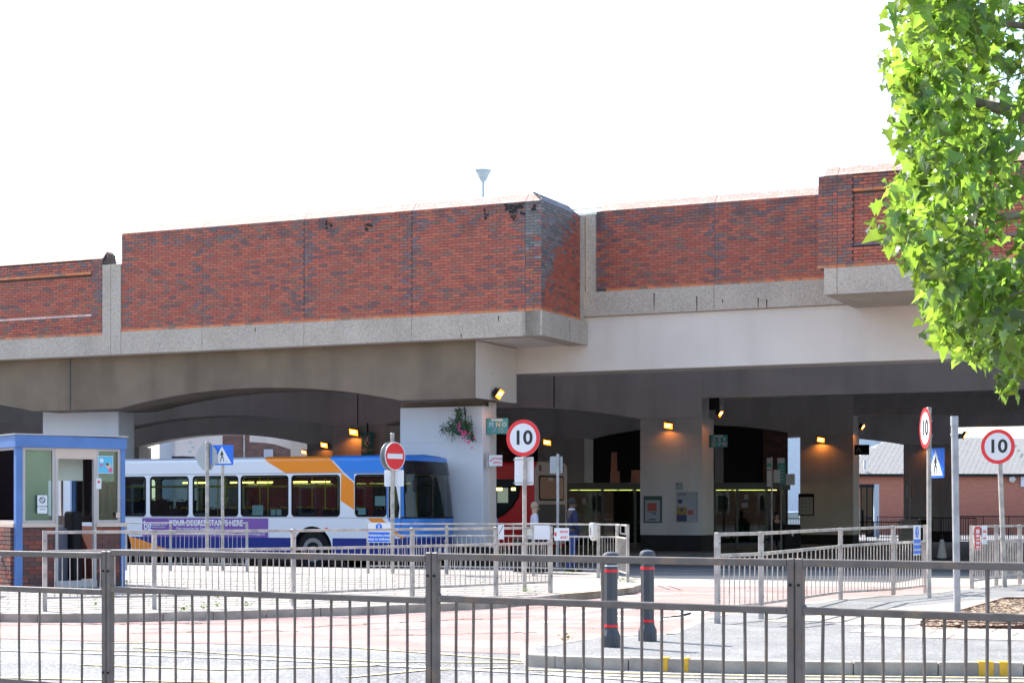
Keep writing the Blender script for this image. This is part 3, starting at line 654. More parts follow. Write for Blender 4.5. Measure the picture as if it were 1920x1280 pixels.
# deck-edge handrails showing in the two gaps, and the lamp on the deck
hr = vroot('deck_handrail', 'thin blue grey handrail wires showing in the gap left of the big brick bay', 'handrail', 'handrails on the deck edge', tl(200, 1.5), 1.5)
for y in (480, 488, 493): z = zz(215, y, 1.5); MB().tube([(-.2, 0, z), (1.3, 0, z)], .018, 6).build('rail', 'galv', hr)
hr = vroot('deck_handrail', 'thin blue grey handrail wires in the gap right of the stained brick corner', 'handrail', 'handrails on the deck edge', tl(1070, 4), 4)
for y in (391.5, 400): z = zz(1100, y, 4); MB().tube([(-.4, 0, z), (1.6, 0, z)], .018, 6).build('rail', 'galv', hr)
nl = 9.0; sL = sc(906, nl); z0 = zz(906, 341, nl)
lp = root('deck_lamp', 'flared glass lantern on a thin post rising above the brick parapet', 'street lamp', wl(tl(906, nl), nl, 6.5))
M['lamp_frost'] = frost('lamp_frost', (.6, .72, .76)); M['lamp_glass'] = glass('lamp_glass', (.75, .82, .85), 1.2, .15); M['lamp_metal'] = mat('lamp_metal', (.35, .42, .45), .4, .4)
b = MB().tube([(0, 0, .2), (0, 0, z0-6.5)], .045, 8); b.build('post', 'lamp_metal', lp)
MB().lathe([(.07, 0), (.1, .05), (.235, .32), (.25, .345)], (0, 0, z0-6.5), 20).build('bowl', 'lamp_frost', lp, True)
MB().lathe([(.255, .345), (.26, .36), (.1, .39), (0.02, .4)], (0, 0, z0-6.5), 20).build('cap', 'lamp_metal', lp, True); MB().lathe([(.05, -.02), (.11, .07), (.1, .09), (.04, .2)], (0, 0, z0-6.5), 12).build('reflector', 'lamp_metal', lp, True)
# ------------------------------------------------------------------ pedestrian railings
def railing(label, nodes, m, group, post=.045, rail=.04, bar=.016, gap=.245, bot=.18, n_bars=16, stubs=False, bars_px=None, double=False, posts=True, step=.0):
    """nodes: (px, scale, z bottom, z top); rails, posts and bars between consecutive nodes"""
    P = [at(a[0], a[1]) for a in nodes]
    r = root('guard_railing', label, 'railing', (P[0].x, P[0].y, nodes[0][2]), 0, group)
    o = Vector((P[0].x, P[0].y, nodes[0][2]))
    q = lambda v, z: Vector((v.x, v.y, z))-o
    for i in range(len(P)):
        d = (P[min(i+1, len(P)-1)]-P[max(i-1, 0)]).normalized(); a = math.atan2(d.y, d.x)
        zb, zt = nodes[i][2], nodes[i][3]
        if not posts: continue
        offs = (-post*.56, post*.56) if double and 0 < i < len(P)-1 else (0,)
        for of in offs:
            c = P[i]+d*of
            ob = MB().box(-post/2, post/2, -post/2, post/2, zb-.02-o.z, zt+.004-o.z).build('post', m, r, loc=(c.x-o.x, c.y-o.y, 0), rot=(0, 0, a)); bevel(ob, .005, 1)
            for zz_ in (.12, .75): MB().ball((0, -post/2-.004, zt-zz_*(zt-zb)-o.z), .009, 6, 4).build('bolt', 'blackm', ob)
    for i in range(len(P)-1):
        d = (P[i+1]-P[i]).normalized(); L = (P[i+1]-P[i]).length; pw = post*(1.06 if double else .5)
        a, c = P[i]+d*pw, P[i+1]-d*pw; za, zc = nodes[i][3], nodes[i+1][3]; zb0, zb1 = nodes[i][2], nodes[i+1][2]
        if double and stubs: zc = za = (za+zc)/2
        for nm, dz0, dz1 in (('top_rail', -rail/2, -rail/2), ('mid_rail', -gap-rail/2, -gap-rail/2)):
            ob = MB().bar(q(a, za+dz0), q(c, zc+dz1), rail, rail).build(nm, m, r); bevel(ob, .006, 2)
        MB().bar(q(a, zb0+bot), q(c, zb1+bot), rail*.8, rail*.8).build('bottom_rail', m, r)
        k = n_bars if isinstance(n_bars, int) else n_bars[i]
        for j in range(1, k):
            f = j/k; p = a.lerp(c, f); zt_ = za+(zc-za)*f-gap-rail+.002; zb_ = zb0+(zb1-zb0)*f+bot+rail*.38
            w_ = random.gauss(0, .004)
            MB().tube([q(p, zb_), q(p+d*w_, (zb_+zt_)/2), q(p, zt_)], bar/2, 6, False).build('bar', m, r, smooth=True)
        if stubs:
            p = a.lerp(c, .5); zt_ = (za+zc)/2
            MB().tube([q(p, zt_-gap-.002), q(p, zt_-rail+.002)], bar/2*1.25, 6, False).build('bar', m, r, smooth=True)
            for pp in (a, c):                       # weld fillets
                for dz in (-rail, -gap): MB().ball(q(pp, zt_+dz), .016, 6, 4).build('weld', m, r)
    return r
sF = lambda x: 262+.0645*x
fn = [(x, sF(x), KT, z) for x, z in ((-440, 1.2), (202.6, 1.215), (811.9, 1.242), (1492.5, 1.242), (2260, 1.245))]
railing('long grey pedestrian railing across the foreground nearest the camera', fn, 'rail_paint', 'pedestrian guard railings', .042, .04, .018, .25, .16, [18, 18, 18, 18], True, double=True)
rA = [(84, 137.7, KT, 1.21), (289, 134.8, KT, 1.215), (550, 131, KT, 1.22), (773, 122.4, KT, 1.22), (930, 116.3, KT, 1.22), (1032, 112.5, KT, 1.22)]
railing('pale railing on the left pavement running from the kiosk to the central speed sign', rA, 'galv_light', 'pedestrian guard railings', .06, .04, .014, .26, .18, [14, 22, 18, 16, 13], double=False)
rB1 = [(236, 82, KT, 1.215), (320, 82.5, KT, 1.215), (463, 83.5, KT, 1.215)]
railing('short railing close to the rear of the striped bus', rB1, 'galv', 'pedestrian guard railings', .05, .035, .012, .25, .16, [10, 17])
rB2 = [(690, 86.2, KT, 1.21), (838, 87.4, KT, 1.212), (1000, 89, KT, 1.212), (1122, 92, KT, 1.215), (1157, 93, KT, 1.215), (1177, 98, KT, 1.215)]
railing('far railing from the striped bus nose to the white rounded box', rB2, 'galv_light', 'pedestrian guard railings', .055, .035, .013, .25, .16, [16, 18, 14, 6, 9])
rC = [(1345, 154, KT, 1.22), (1427, 147.8, KT, 1.22), (1576, 122, .045, 1.22), (1675, 115, .013, 1.24), (1735, 109, .005, 1.234)]
railing('pale railing right of the entrance road sloping away behind the foreground railing', rC, 'galv_light', 'pedestrian guard railings', .06, .042, .016, .26, .19, [8, 17, 16, 11])
rD = [(1822, 107, .06, 1.22), (1868, 103, .08, 1.22), (1912, 101, .11, 1.22), (1975, 98, .11, 1.22)]
railing('pale railing at the right edge carrying red and white notices', rD, 'galv_light', 'pedestrian guard railings', .06, .04, .016, .26, .19, [14, 13, 16])
# ------------------------------------------------------------------ bollards
def bollard(px, py, label):
    p = gr(px, py, KT); r = root('bollard', label, 'bollard', (p.x, p.y, KT), R(10), 'bollards on the footway')
    M.setdefault('bollard', mat('bollard_grey', (.055, .06, .07), .45, var=.1)); M.setdefault('reflective_red', mat('reflective_red', (.75, .02, .03), .3))
    MB().lathe([(.073, .18), (.073, .88), (.07, .885)], n=8).build('shaft', 'bollard', r)
    MB().lathe([(.1, 0), (.1, .1), (.097, .115), (.077, .165), (.074, .185)], n=14).build('base', 'bollard', r)
    MB().lathe([(.076, .875), (.083, .885), (.083, .915), (.07, .94), (.035, .955), (.004, .958)], n=20).build('cap', 'bollard', r, True)
    for z in (.135, .69): MB().lathe([(.0745, z+.06), (.0785, z+.061), (.0785, z+.087), (.0745, z+.088)], n=8).build('red_band', 'reflective_red', r)
    MB().lathe([(.0745, .81), (.0758, .811), (.0758, .819), (.0745, .82)], n=8).build('white_band', 'signwhite', r)
bollard(1145, 1211, 'grey bollard with red bands, left of the pair and nearer the kerb'); bollard(1214, 1200, 'grey bollard with red bands, right of the pair and set further back')
# ------------------------------------------------------------------ posts and signs
def pole(label, px, s, zb, zt, r=.038, lean=(0, 0), m='galv_light', rz=0, cat='sign post', name='sign_post', group=None):
    p = at(px, s, zb); o = root(name, label, cat, p, rz, group)
    MB().tube([(0, 0, 0), (lean[0], lean[1], zt-zb)], r, 12).build('pole', m, o, True)
    MB().lathe([(r*1.05, 0), (r*1.08, .02), (r*.9, .03)], (lean[0], lean[1], zt-zb), 12).build('pole_cap', 'galv', o)
    return o
def speed_disc(o, z, r=.31, x=0, y=-.06, rz=0):
    k = link('speed_sign', None, o, (x, 0, z), (0, 0, rz))
    k2 = MB().disc((0, 0), r, y, y+.01).build('sign_plate', 'alu', o, loc=(x, 0, z), rot=(0, 0, rz))
    bpy.data.objects.remove(k)
    MB().disc((0, 0), r*.8, y-.004, y-.001).build('sign_face', 'signwhite', k2)
    MB().ring((0, 0), r*.79, r, y-.005, y-.001).build('red_border', 'red', k2)
    M.setdefault('sign_black', mat('sign_black', (.015, .017, .02), .4))
    text('10', r*1.06, 'sign_black', k2, (0, y-.006, -.005), bold=.008, sx=1.1)
    for dz in (.12, -.12): MB().box(-.05, .05, y+.01, .045, dz-.015, dz+.015).build('clip', 'galv', k2)
    return k2
def plate(o, w_, h, z, x=0, y=-.055, rz=0, m='alu', name='sign_plate', back=True, cx=0):
    k = MB().ext(rrect(cx-w_/2, cx+w_/2, -h/2, h/2, .025, 3), y, y+.006).build(name, m, o, loc=(x, 0, z), rot=(0, 0, rz))
    if back:
        for dz in (h*.3, -h*.3): MB().box(cx-w_*.42, cx+w_*.42, y+.007, y+.025, dz-.012, dz+.012).build('stiffener', 'galv', k)
    return k
# central 10 sign
o = pole('central post carrying a round speed limit 10 sign above a pale plate seen from behind', 983.5, 110.9, KT, EYE+(HZ-815)/110.9, .036, rz=RZ, group='speed limit 10 signs')
speed_disc(o, EYE+(955-821)/110.9-KT)
k = plate(o, 35/110.9/.9, 53/110.9, EYE+(955-882.5)/110.9-KT, y=.045, cx=-.03, m='signwhite'); 
for dz in (.19, -.2): MB().box(-.19, .17, -.045, -.034, dz-.01, dz+.01).build('strap', 'galv', k)
k.location.y = -.0
# rear facing plate post
o = pole('slender post with a small grey plate seen from behind, right of the central speed sign', 1046, 78, KT, EYE+(HZ-853)/78, .035, rz=RZ, m='galv')
plate(o, .33, .41, EYE+(955-871)/78-KT, y=.04, cx=-.06)
# no entry
o = pole('post with a red no entry disc over a square plate by the bus nose', 736, 86, KT, EYE+(HZ-814)/86, .045, rz=R(49))
z_ = EYE+(955-855)/86-KT; k = MB().disc((0, 0), .31, -.075, -.065).build('sign_plate', 'alu', o, loc=(0, 0, z_))
MB().ring((0, 0), .292, .31, -.08, -.0752).build('white_border', 'signwhite', k); MB().disc((0, 0), .292, -.079, -.0752).build('sign_face', 'red', k); MB().box(-.235, .235, -.083, -.0792, -.055, .055).build('white_bar', 'signwhite', k)
MB().disc((0, 0), .31, .065, .075).build('sign_back', 'alu', o, loc=(0, 0, z_))
k = plate(o, .44, .36, EYE+(955-896)/86-KT, y=.05, rz=R(-60), cx=0.02, m='signwhite')
# octagonal stop seen from behind
o = pole('post with the grey back of an octagonal sign, in front of the bus', 388.5, 82.6, KT, EYE+(HZ-830)/82.6, .042, rz=R(-34))
z_ = EYE+(955-855.5)/82.6-KT
MB().ext([(.33*math.cos(R(22.5+45*i)), .33*math.sin(R(22.5+45*i))) for i in range(8)], .05, .06).build('sign_plate', 'alu', o, loc=(0, 0, z_))
for c_ in o.children:
    if c_.name.startswith('sign_plate'): c_.location.x = -.06
# pedestrian crossing sign (facing)
def crossing(o, w_, h, z, x=0, y=-.05, rz=0):
    k = plate(o, w_, h, z, x, y, rz, 'blue', 'sign_plate', False)
    MB().ext([(-w_*.42, -h*.42), (w_*.42, -h*.42), (0, h*.43)], y-.004, y-.0005).build('white_triangle', 'signwhite', k)
    b = MB(); yy = y-.007; u_ = h
    def limb(a, c, t_):
        d = Vector((c[0]-a[0], 0, c[1]-a[1])).normalized(); q_ = Vector((-d.z, 0, d.x))*t_*u_/2
        A_, C_ = Vector((a[0]*u_, 0, a[1]*u_)), Vector((c[0]*u_, 0, c[1]*u_))
        b.ext([((A_+q_).x, (A_+q_).z), ((C_+q_*.7).x, (C_+q_*.7).z), ((C_-q_*.7).x, (C_-q_*.7).z), ((A_-q_).x, (A_-q_).z)], yy, yy+.002)
    b.disc((-.0, .175*u_), .035*u_, yy, yy+.002, 12)
    limb((0, .14), (.0, -.05), .1); limb((.0, -.04), (-.07, -.3), .05); limb((.0, -.04), (.08, -.16), .05); limb((.08, -.16), (.09, -.3), .04); limb((0, .12), (.1, -.0), .035); limb((0, .12), (-.1, .0), .035)
    b.build('walking_figure', 'sign_black', k)
    for i in range(4): MB().box((-.26+.15*i)*u_, (-.18+.15*i)*u_, y-.007, y-.0045, -.335*u_, -.315*u_).build('crossing_stripe', 'sign_black', k)
    return k
o = pole('post with a blue pedestrian crossing sign in front of the white part of the bus', 417.5, 82.6, KT, EYE+(HZ-840)/82.6, .036, rz=R(-8))
crossing(o, .53, .455, EYE+(955-852.8)/82.6-KT)
# right 10 sign
o = pole('leaning post with the rightmost round speed limit 10 sign beside the notices', 1884, 105, .095, EYE+(HZ-840)/105, .045, lean=(-.1, 0), rz=R(-36), group='speed limit 10 signs')
speed_disc(o, EYE+(955-836.7)/105-.095, x=-.105)
# oblique 10 sign with crossing sign
o = pole('post with a speed sign seen nearly edge on above a blue crossing sign', 1742, 119, KT, EYE+(HZ-767)/119, .038, rz=R(-88), group='speed limit 10 signs')
k = speed_disc(o, EYE+(955-802.5)/119-KT, .322); 
k = crossing(o, .45, .47, EYE+(955-867.5)/119-KT, y=.05); k.rotation_euler = (0, 0, R(20))
k.location = (-.03, .07, k.location.z)
# plain steel column in planter
p = at(1795, 155, KT); o = root('steel_column', 'thick plain grey steel column standing in the bark planting bed', 'column', p)
MB().tube([(0, 0, 0), (-.035, 0, 2.49)], .043, 16).build('shaft', 'galv', o, True); MB().tube([(-.035, 0, 2.39), (-.036, 0, 2.51)], .048, 16).build('cap', 'galv', o, True)
MB().tube([(-.034, 0, 2.27), (-.034, 0, 2.3)], .049, 16).build('collar', 'galv', o); MB().box(.0, .06, -.02, .02, 2.24, 2.3).build('bracket', 'blackm', o)
# notices on the railings
def notice(label, px, py, w_, h, s, rz, n_=0):
    p = at(px, s, EYE+(HZ-py)/s); o = root('notice', label, 'notice', p, rz); MB().box(-w_/2, w_/2, 0, .004, -h/2, h/2).build('board', 'signwhite', o); return o
def walkway(o, w_, h):
    MB().ext(rrect(-w_*.48, w_*.48, -h*.47, h*.03, .01), -.003, -.0005).build('blue_panel', 'blue', o)
    MB().disc((0, h*.27), h*.19, -.003, -.0005, 24).build('blue_disc', 'blue', o)
    MB().ext([(-.02, h*.39), (.02, h*.39), (.011, h*.24), (-.011, h*.24)], -.006, -.0035).build('exclamation_mark', 'signwhite', o); MB().disc((0, h*.18), .014, -.006, -.0035, 10).build('exclamation_dot', 'signwhite', o)
    text('Pedestrians must', w_*.142, 'signwhite', o, (0, -.005, -h*.13), bold=.0016); text('keep to walkway', w_*.142, 'signwhite', o, (0, -.005, -h*.32), bold=.0016)
o = notice('white and blue walkway notice on the railing in front of the bus', 710.5, 998, 45/87/.93, 37/87, 87.3, RZ); walkway(o, 45/87/.93, 37/87)
o = notice('walkway notice seen at a slant on the right hand railing', 1719.5, 1012, .4, 56/113, 113.5, math.atan2(*(lambda d: (d.y, d.x))(at(1735, 109)-at(1675, 115)))-.0); walkway(o, .4, .48)
dD = at(1868, 103)-at(1822, 107); aD = math.atan2(dD.y, dD.x)
o = notice('narrow red notice on the far right railing', 1832.7, 1008, .3, 45/106.5, 107.3, aD)
MB().box(-.147, .147, -.004, -.0005, -.2, .2).build('red_panel', 'red', o)
for z0_, hh in ((.13, .05), (.045, .03), (-.02, .016), (-.075, .03), (-.15, .03)):
    for x_ in (-.06, 0, .06): MB().box(x_-.026, x_+.026, -.007, -.0045, z0_-hh, z0_+hh*.4).build('white_block', 'signwhite', o)
o = notice('narrow white notice with faint red print beside the red one on the railing', 1846, 1002, .3, 35/106, 106.3, aD)
for z_ in (.07, .045, -.06): MB().box(-.09, .09, -.003, -.0005, z_-.01, z_+.008).build('red_print', 'red', o)
o = notice('small white panel with a black stroke on the middle pavement railing', 939.5, 997, .1, .23, 116.5, RZ); MB().ext([(-.04, -.03), (-.032, -.03), (.04, .1), (.03, .1)], -.003, -.0005).build('black_stroke', 'blackm', o)
o = notice('blank cream panel fixed to the end of the middle pavement railing', 1016, 997.5, .28, .23, 114.3, RZ)
o = notice('white notice with red print low on the far railing by the person in navy', 1053, 1001, .33, .26, 90.6, RZ)
MB().disc((-.135, 0), .045, -.003, -.0005, 16, .5).build('red_disc', 'red', o)
text('BUS NO', .07, 'red', o, (.055, -.003, .05), bold=.001, sx=.72); text('ENTRY', .07, 'red', o, (.055, -.003, -.07), bold=.001, sx=.72)
# white rounded box and end bracket on the far railing
p = at(1117, 92.6, EYE+(HZ-1013)/92.6); o = root('rounded_box', 'white rounded box hung on the far railing near its right end', 'box', p, R(-50))
M['cream_plastic'] = mat('cream_plastic', (.6, .58, .54), .4)
k = MB().ext([(-.07, .08), (-.075, .3), (-.05, .36), (.05, .365), (.085, .33), (.085, .04), (.05, .0), (.0, .0)], -.13, -.03).build('housing', 'cream_plastic', o); bevel(k, .02, 3)
MB().box(-.03, -.015, -.134, -.13, .12, .27).build('slot', 'blackm', o); MB().disc((.04, .06), .012, -.134, -.13, 10).build('lock', 'blackm', o)
p = at(1169, 96, EYE+(HZ-1001)/96); o = root('open_frame', 'small open metal frame hung at the right end of the far railing', 'frame', p, RZ)
MB().bar((-.05, -.04, .02), (.06, -.04, .0), .02, .03).build('bottom_bar', 'galv_light', o); MB().bar((-.05, -.04, .02), (-.05, -.04, .2), .03, .02).build('left_bar', 'galv_light', o); MB().bar((.06, -.04, .0), (.06, -.04, .2), .03, .02).build('right_bar', 'galv_light', o)
# litter bin cabinet behind the railing
p = at(985, 86, KT); o = root('litter_cabinet', 'dark glazed bin cabinet behind the pavement railing near the blonde person', 'bin', p, RZ)
MB().box(-.3, .42, 0, .5, .02, .74).build('cabinet', 'blackm', o)
for x_ in (-.3, .4): MB().box(x_, x_+.02, 0, .02, .74, 1.06).build('upright', 'galv', o)
MB().box(-.3, .42, .0, .5, 1.06, 1.085).build('lid', 'galv_light', o); MB().box(-.28, .02, .4, .42, .76, 1.0).build('back_panel', 'blackm', o); MB().box(-.3, .42, -.01, 0, .3, .312).build('trim', 'kerb_yellow', o); MB().box(.03, .3, .02, .3, .74, .98).build('inner_box', 'cream_plastic', o)
# ------------------------------------------------------------------ striped single deck bus
NBUS = -1.1; TB = tl(752, NBUS)
bx = lambda px: tl(px, NBUS)-TB
bz = lambda px, py: zz(px, py, NBUS)
BUS = vroot('single_deck_bus', 'white, orange and blue striped bus with a purple advert along its side', 'bus', t=TB, n=NBUS)
M['bus_white'] = mat('bus_white', (.66, .7, .75), .22, spec=.6); M['bus_orange'] = mat('bus_orange', (.78, .24, .015), .25); M['bus_blue'] = mat('bus_blue', (.02, .19, .62), .3)
M['bus_navy'] = mat('bus_navy', (.015, .03, .2), .35, spec=.2); M['ad_purple'] = mat('ad_purple', (.17, .07, .32), .35); M['rubber'] = mat('rubber', (.015, .015, .017), .8, spec=.12)
M['bus_glass'] = glass('bus_glass', (.7, .8, .8), .95, .0); M['seat'] = mat('seat_fabric', (.015, .02, .09), .9); M['bus_floor'] = mat('bus_floor', (.05, .05, .06), .8); M['bus_trim'] = mat('bus_trim', (.2, .2, .21), .7)
M['pole_yellow'] = mat('pole_yellow', (.75, .6, .05), .4); M['tube_yellow'] = emis('tube_glow', (1, .75, .15), 2.2); M['rim'] = mat('wheel_rim', (.2, .205, .215), .4, .5); M['paper'] = mat('paper', (.68, .78, .85), .8)
LB_, W_ = -11.9, 2.5
ztop, zc = bz(600, 856), bz(600, 886)
def arch(cx, r, zb_):
    a0 = math.asin(max(-1, min(1, (zb_-.5)/r)))
    return [(cx+r*math.cos(a0+(math.pi-2*a0)*i/16), .5+r*math.sin(a0+(math.pi-2*a0)*i/16)) for i in range(17)]
xf, xr_ = bx(585), bx(213)
ZB = .27
out = [(LB_, ZB)] + arch(xr_, .58, ZB)[::-1] + arch(xf, .58, ZB)[::-1] + [(-.02, ZB), (-.02, 2.74), (LB_, 2.74)]
WN = [(236-75, 190), (198, 274), (281, 354), (361, 447), (451, 541), (546, 637.5), (665, 725)]
wins = [(bx(a), bx(c), bz(600, 968.5), bz(600, 889.5)) for a, c in WN]
x0d, x1d = bx(728), bx(748)
drv = [(x0d, 1.3), (x1d-.02, 1.28), (x1d+.02, 1.55), (x1d-.1, 2.2), (x1d-.16, 2.33), (x0d, 2.33)]
for side, y0, y1 in (('near', 0, .05), ('far', W_-.05, W_)):
    inn = [rrect(*w_, .1) for w_ in wins] + [drv]
    holes(out, inn, y0, y1).build('side_panel', 'bus_white', BUS)
    for w_ in wins:
        yg = .018 if side == 'near' else W_-.02
        fr = holes(rrect(w_[0]+.002, w_[1]-.002, w_[2]+.002, w_[3]-.002, .1), [rrect(w_[0]+.035, w_[1]-.035, w_[2]+.035, w_[3]-.035, .08)], yg-.02, yg+.02).build('window', 'rubber', BUS)
        MB().box(w_[0]+.01, w_[1]-.01, yg+.001, yg+.005, w_[2]+.01, w_[3]-.01).build('pane', 'bus_glass', fr)
        MB().box(w_[0]+.03, w_[1]-.03, yg-.006, yg, w_[3]-.27, w_[3]-.255).build('vent_bar', 'rubber', fr)
    k = MB().ext(drv, y0+.015, y0+.02).build('driver_window', 'bus_glass', BUS)
# roof: curved section carried along the bus
sec = [(0, 2.74), (.02, 2.8), (.1, ztop-.02), (.4, ztop+.03), (1.25, ztop+.06), (2.1, ztop+.03), (2.4, ztop-.02), (2.48, 2.8), (2.5, 2.74)]
rings = [[(x, y, z if x < -.3 else z-.0) for y, z in sec] for x in (LB_, -.5, 0)]
b = MB(); vs = [p for r_ in rings for p in r_]; nS = len(sec); b.add(vs, [(i*nS+k, i*nS+k+1, (i+1)*nS+k+1, (i+1)*nS+k) for i in range(2) for k in range(nS-1)])
b.build('roof', 'bus_white', BUS, True)
MB().box(LB_, LB_+.04, 0, W_, ZB, 2.8).build('rear_panel', 'bus_white', BUS); MB().box(LB_+.05, -.05, .06, W_-.06, .3, .36).build('floor', 'bus_floor', BUS)
MB().box(LB_+.05, -.1, .06, W_-.06, 2.6, 2.64).build('ceiling', 'bus_trim', BUS)
b = MB(); b.box(LB_+.05, -.1, .052, .06, 1.1, 1.3); b.box(LB_+.05, -.1, .052, .06, 2.45, 2.6); b.build('inner_lining', 'bus_trim', BUS)
MB().box(-10.3, -10.0, .5, 1.2, ztop+.04, ztop+.18).build('roof_vent', 'blackm', BUS); k = MB().box(bx(301), bx(320), .5, 1.1, ztop, ztop+.09).build('roof_vent', 'blackm', BUS)
# livery laid on the panels
def lv(pts, m, y=-.0025, name='livery_panel', y1=-.0003): return MB().ext([(bx(a), bz(600, c)) if not isinstance(c, tuple) else (bx(a), c[0]) for a, c in pts], y, y1).build(name, m, BUS)
zt_ = (2.74,); 
lv([(500, zt_), (535, 885.5), (642, 885.5), (622, zt_)], 'bus_orange'); lv([(622, zt_), (642, 885.5), (751, 885.5), (751, zt_)], 'bus_blue')
lv([(640, 886), (664, 905), (664, 955), (638.5, 938)], 'bus_orange'); lv([(643, 886), (664, 886), (664, 903)], 'bus_blue', y=-.0025)
lv([(622, zt_), (642, 885.5), (664.5, 906), (664.5, 903), (644.5, 885), (625, zt_)], 'bus_white', y=-.004)
lv([(664, 886), (727, 886), (727, 888.5), (664, 888.5)], 'bus_blue'); lv([(689, 971), (716, 971), (724, 978.5), (697, 978.5)], 'bus_orange')
lv([(725.3, 889), (727.7, 889), (727.7, 971), (725.3, 969)], 'bus_blue'); lv([(727, 971), (751, 971), (751, 1006), (742, 1000), (736, 985)], 'bus_blue', y=-.003)
lv([(738, 993), (761, 1006), (751, 1007), (740, 1001)], 'bus_orange', y=-.005)
zs_ = bz(600, 1008)
def skirt(xa, xc): MB().box(xa, xc, -.003, -.0003, ZB+.005, zs_).build('livery_panel', 'bus_navy', BUS)
skirt(xf+.6, -.02); skirt(xr_+.6, xf-.6); skirt(LB_, xr_-.6)
MB().ext([(xr_+.5, .78), (bx(262), .72), (bx(300), .52), (bx(345), .36), (bx(390), .3), (xr_+.62, .29), (xr_+.6, .5)], -.006, -.0035).build('livery_panel', 'bus_orange', BUS)
# curved roof liverys follow the section
for a, c, m in ((500, 622, 'bus_orange'), (622, 760, 'bus_blue')):
    xa = [bx(a), min(bx(c), 0)]; sh = [.33 if a == 500 else .0, .2]
    b = MB(); n_ = 4; sub = [(y-.004*(1 if y < .2 else 0), z+.004) for y, z in sec[:5]]
    vs = [(xa[0]-.28*i/4 if a == 500 else xa[0]-.22*i/4, y, z) for i, (y, z) in enumerate(sub)] + [(xa[1]-(.22*i/4 if a == 500 else 0), y, z) for i, (y, z) in enumerate(sub)]
    b.add(vs, [(i, i+1, i+6, i+5) for i in range(4)]); b.build('roof_livery', m, BUS, True)
for z in (zc, bz(600, 970)): MB().box(LB_, -.03, -.0045, -.0003, z-.006, z+.006).build('trim_line', 'bus_trim', BUS)
# advert
a0, a1 = bx(267), bx(503); z0_, z1_ = bz(600, 1008), bz(600, 971.5); k = MB().box(a0, a1, -.006, -.0048, z0_, z1_).build('advert', 'ad_purple', BUS)
hh = z1_-z0_; tx = lambda px: bx(px); y_ = -.008
text('YOUR DEGREE STARTS HERE', .215, 'signwhite', k, (tx(386), y_, z1_-.13), bold=.006, sx=.83)
text('Few vacancies for September 2012', .105, 'signwhite', k, (tx(373), y_, z1_-.265), sx=.95)
text('Call: 01522 58 36 58  Email: enquiries@bishopg.ac.uk', .105, 'signwhite', k, (tx(380), y_, z1_-.4), bold=.002, sx=.72); text('www.bishopg.ac.uk', .1, 'signwhite', k, (tx(480), y_, z1_-.4), sx=.7)
text('GROSSETESTE', .09, 'signwhite', k, (tx(299), y_, z1_-.17), sx=.85); text('UNIVERSITY COLLEGE', .045, 'signwhite', k, (tx(297), y_, z1_-.24)); text('bg', .34, 'signwhite', k, (tx(277), y_, z1_-.2), bold=.004, sx=.8)
MB().box(tx(283.5), tx(284.5), y_, -.0065, z1_-.31, z1_-.08).build('logo_bar', 'blue', k)
# front end
Z_ = [(ZB, .0), (.8, .02), (1.3, 0), (2.38, -.2), (2.72, -.33), (ztop, -.48)]
plan = [(0, .0), (.1, .02), (.3, .2), (.45, .55), (.52, 1.25), (.45, 1.95), (.3, 2.3), (.1, 2.48), (0, 2.5)]
def fr(z_i, seg, m, name, out_=0):
    b = MB(); (za, la), (zb_, lb) = Z_[z_i], Z_[z_i+1]; pl_ = plan[seg[0]:seg[1]+1]
    f = lambda p, l: (max(p[0]+l*(p[0]/.52), 0)+out_, p[1])
    N = len(pl_); vs = [(*f(p, la), za) for p in pl_] + [(*f(p, lb), zb_) for p in pl_]
    b.add(vs, [(i, i+1, N+i+1, N+i) for i in range(N-1)]); return b.build(name, m, BUS, True)
fr(0, (0, 8), 'bus_navy', 'front_skirt'); fr(1, (0, 8), 'bus_blue', 'front_panel'); M['windscreen_glass'] = glass('windscreen_glass', (.3, .33, .34), .6); fr(2, (1, 7), 'windscreen_glass', 'windscreen'); fr(2, (0, 1), 'bus_blue', 'corner_pillar'); fr(2, (7, 8), 'bus_blue', 'corner_pillar')
fr(3, (1, 7), 'black', 'destination_glass'); fr(3, (0, 1), 'bus_blue', 'corner_pillar'); fr(4, (0, 8), 'bus_blue', 'roof_front')
b = MB(); f2 = [(max(p[0]-.48*(p[0]/.52), 0), p[1], ztop) for p in plan]; b.add(f2+[(0, 1.25, ztop+.055)], [(i, i+1, 9) for i in range(8)]); b.build('roof_front', 'bus_blue', BUS)
for p in (plan[7], plan[1]): MB().tube([(p[0]+.0, p[1], 1.3), (p[0]-.12*p[0]/.52, p[1], 2.38)], .022, 6).build('windscreen_seal', 'rubber', BUS)
MB().tube([(p[0]*1.01, p[1], 1.3) for p in plan], .02, 6).build('windscreen_seal', 'rubber', BUS)
MB().box(.1, .42, .5, 1.2, 1.0, 1.32).build('dashboard', 'blackm', BUS); MB().ball((-.25, .55, 1.5), (.12, .2, .3)).build('driver_seat', 'seat', BUS); MB().tube([(.1, .7, 1.32), (.3, 1.0, 1.45), (.36, 1.3, 1.6)], .012, 5).build('wiper', 'blackm', BUS)
MB().tube([(.3, .1, 2.45), (.42, -.05, 2.35), (.44, -.08, 2.2)], .015, 6).build('mirror_arm', 'blackm', BUS); k = MB().box(.38, .46, -.12, .0, 1.95, 2.25).build('mirror', 'blackm', BUS); bevel(k, .02); k.location = (-.0, .0, .0)
text('Stagecoach', .16, 'signwhite', BUS, (.512, 1.15, .72), (R(90), 0, R(84)), .002, sx=.9); MB().box(.515, .52, 1.0, 1.5, .42, .53).build('number_plate', 'paper', BUS)
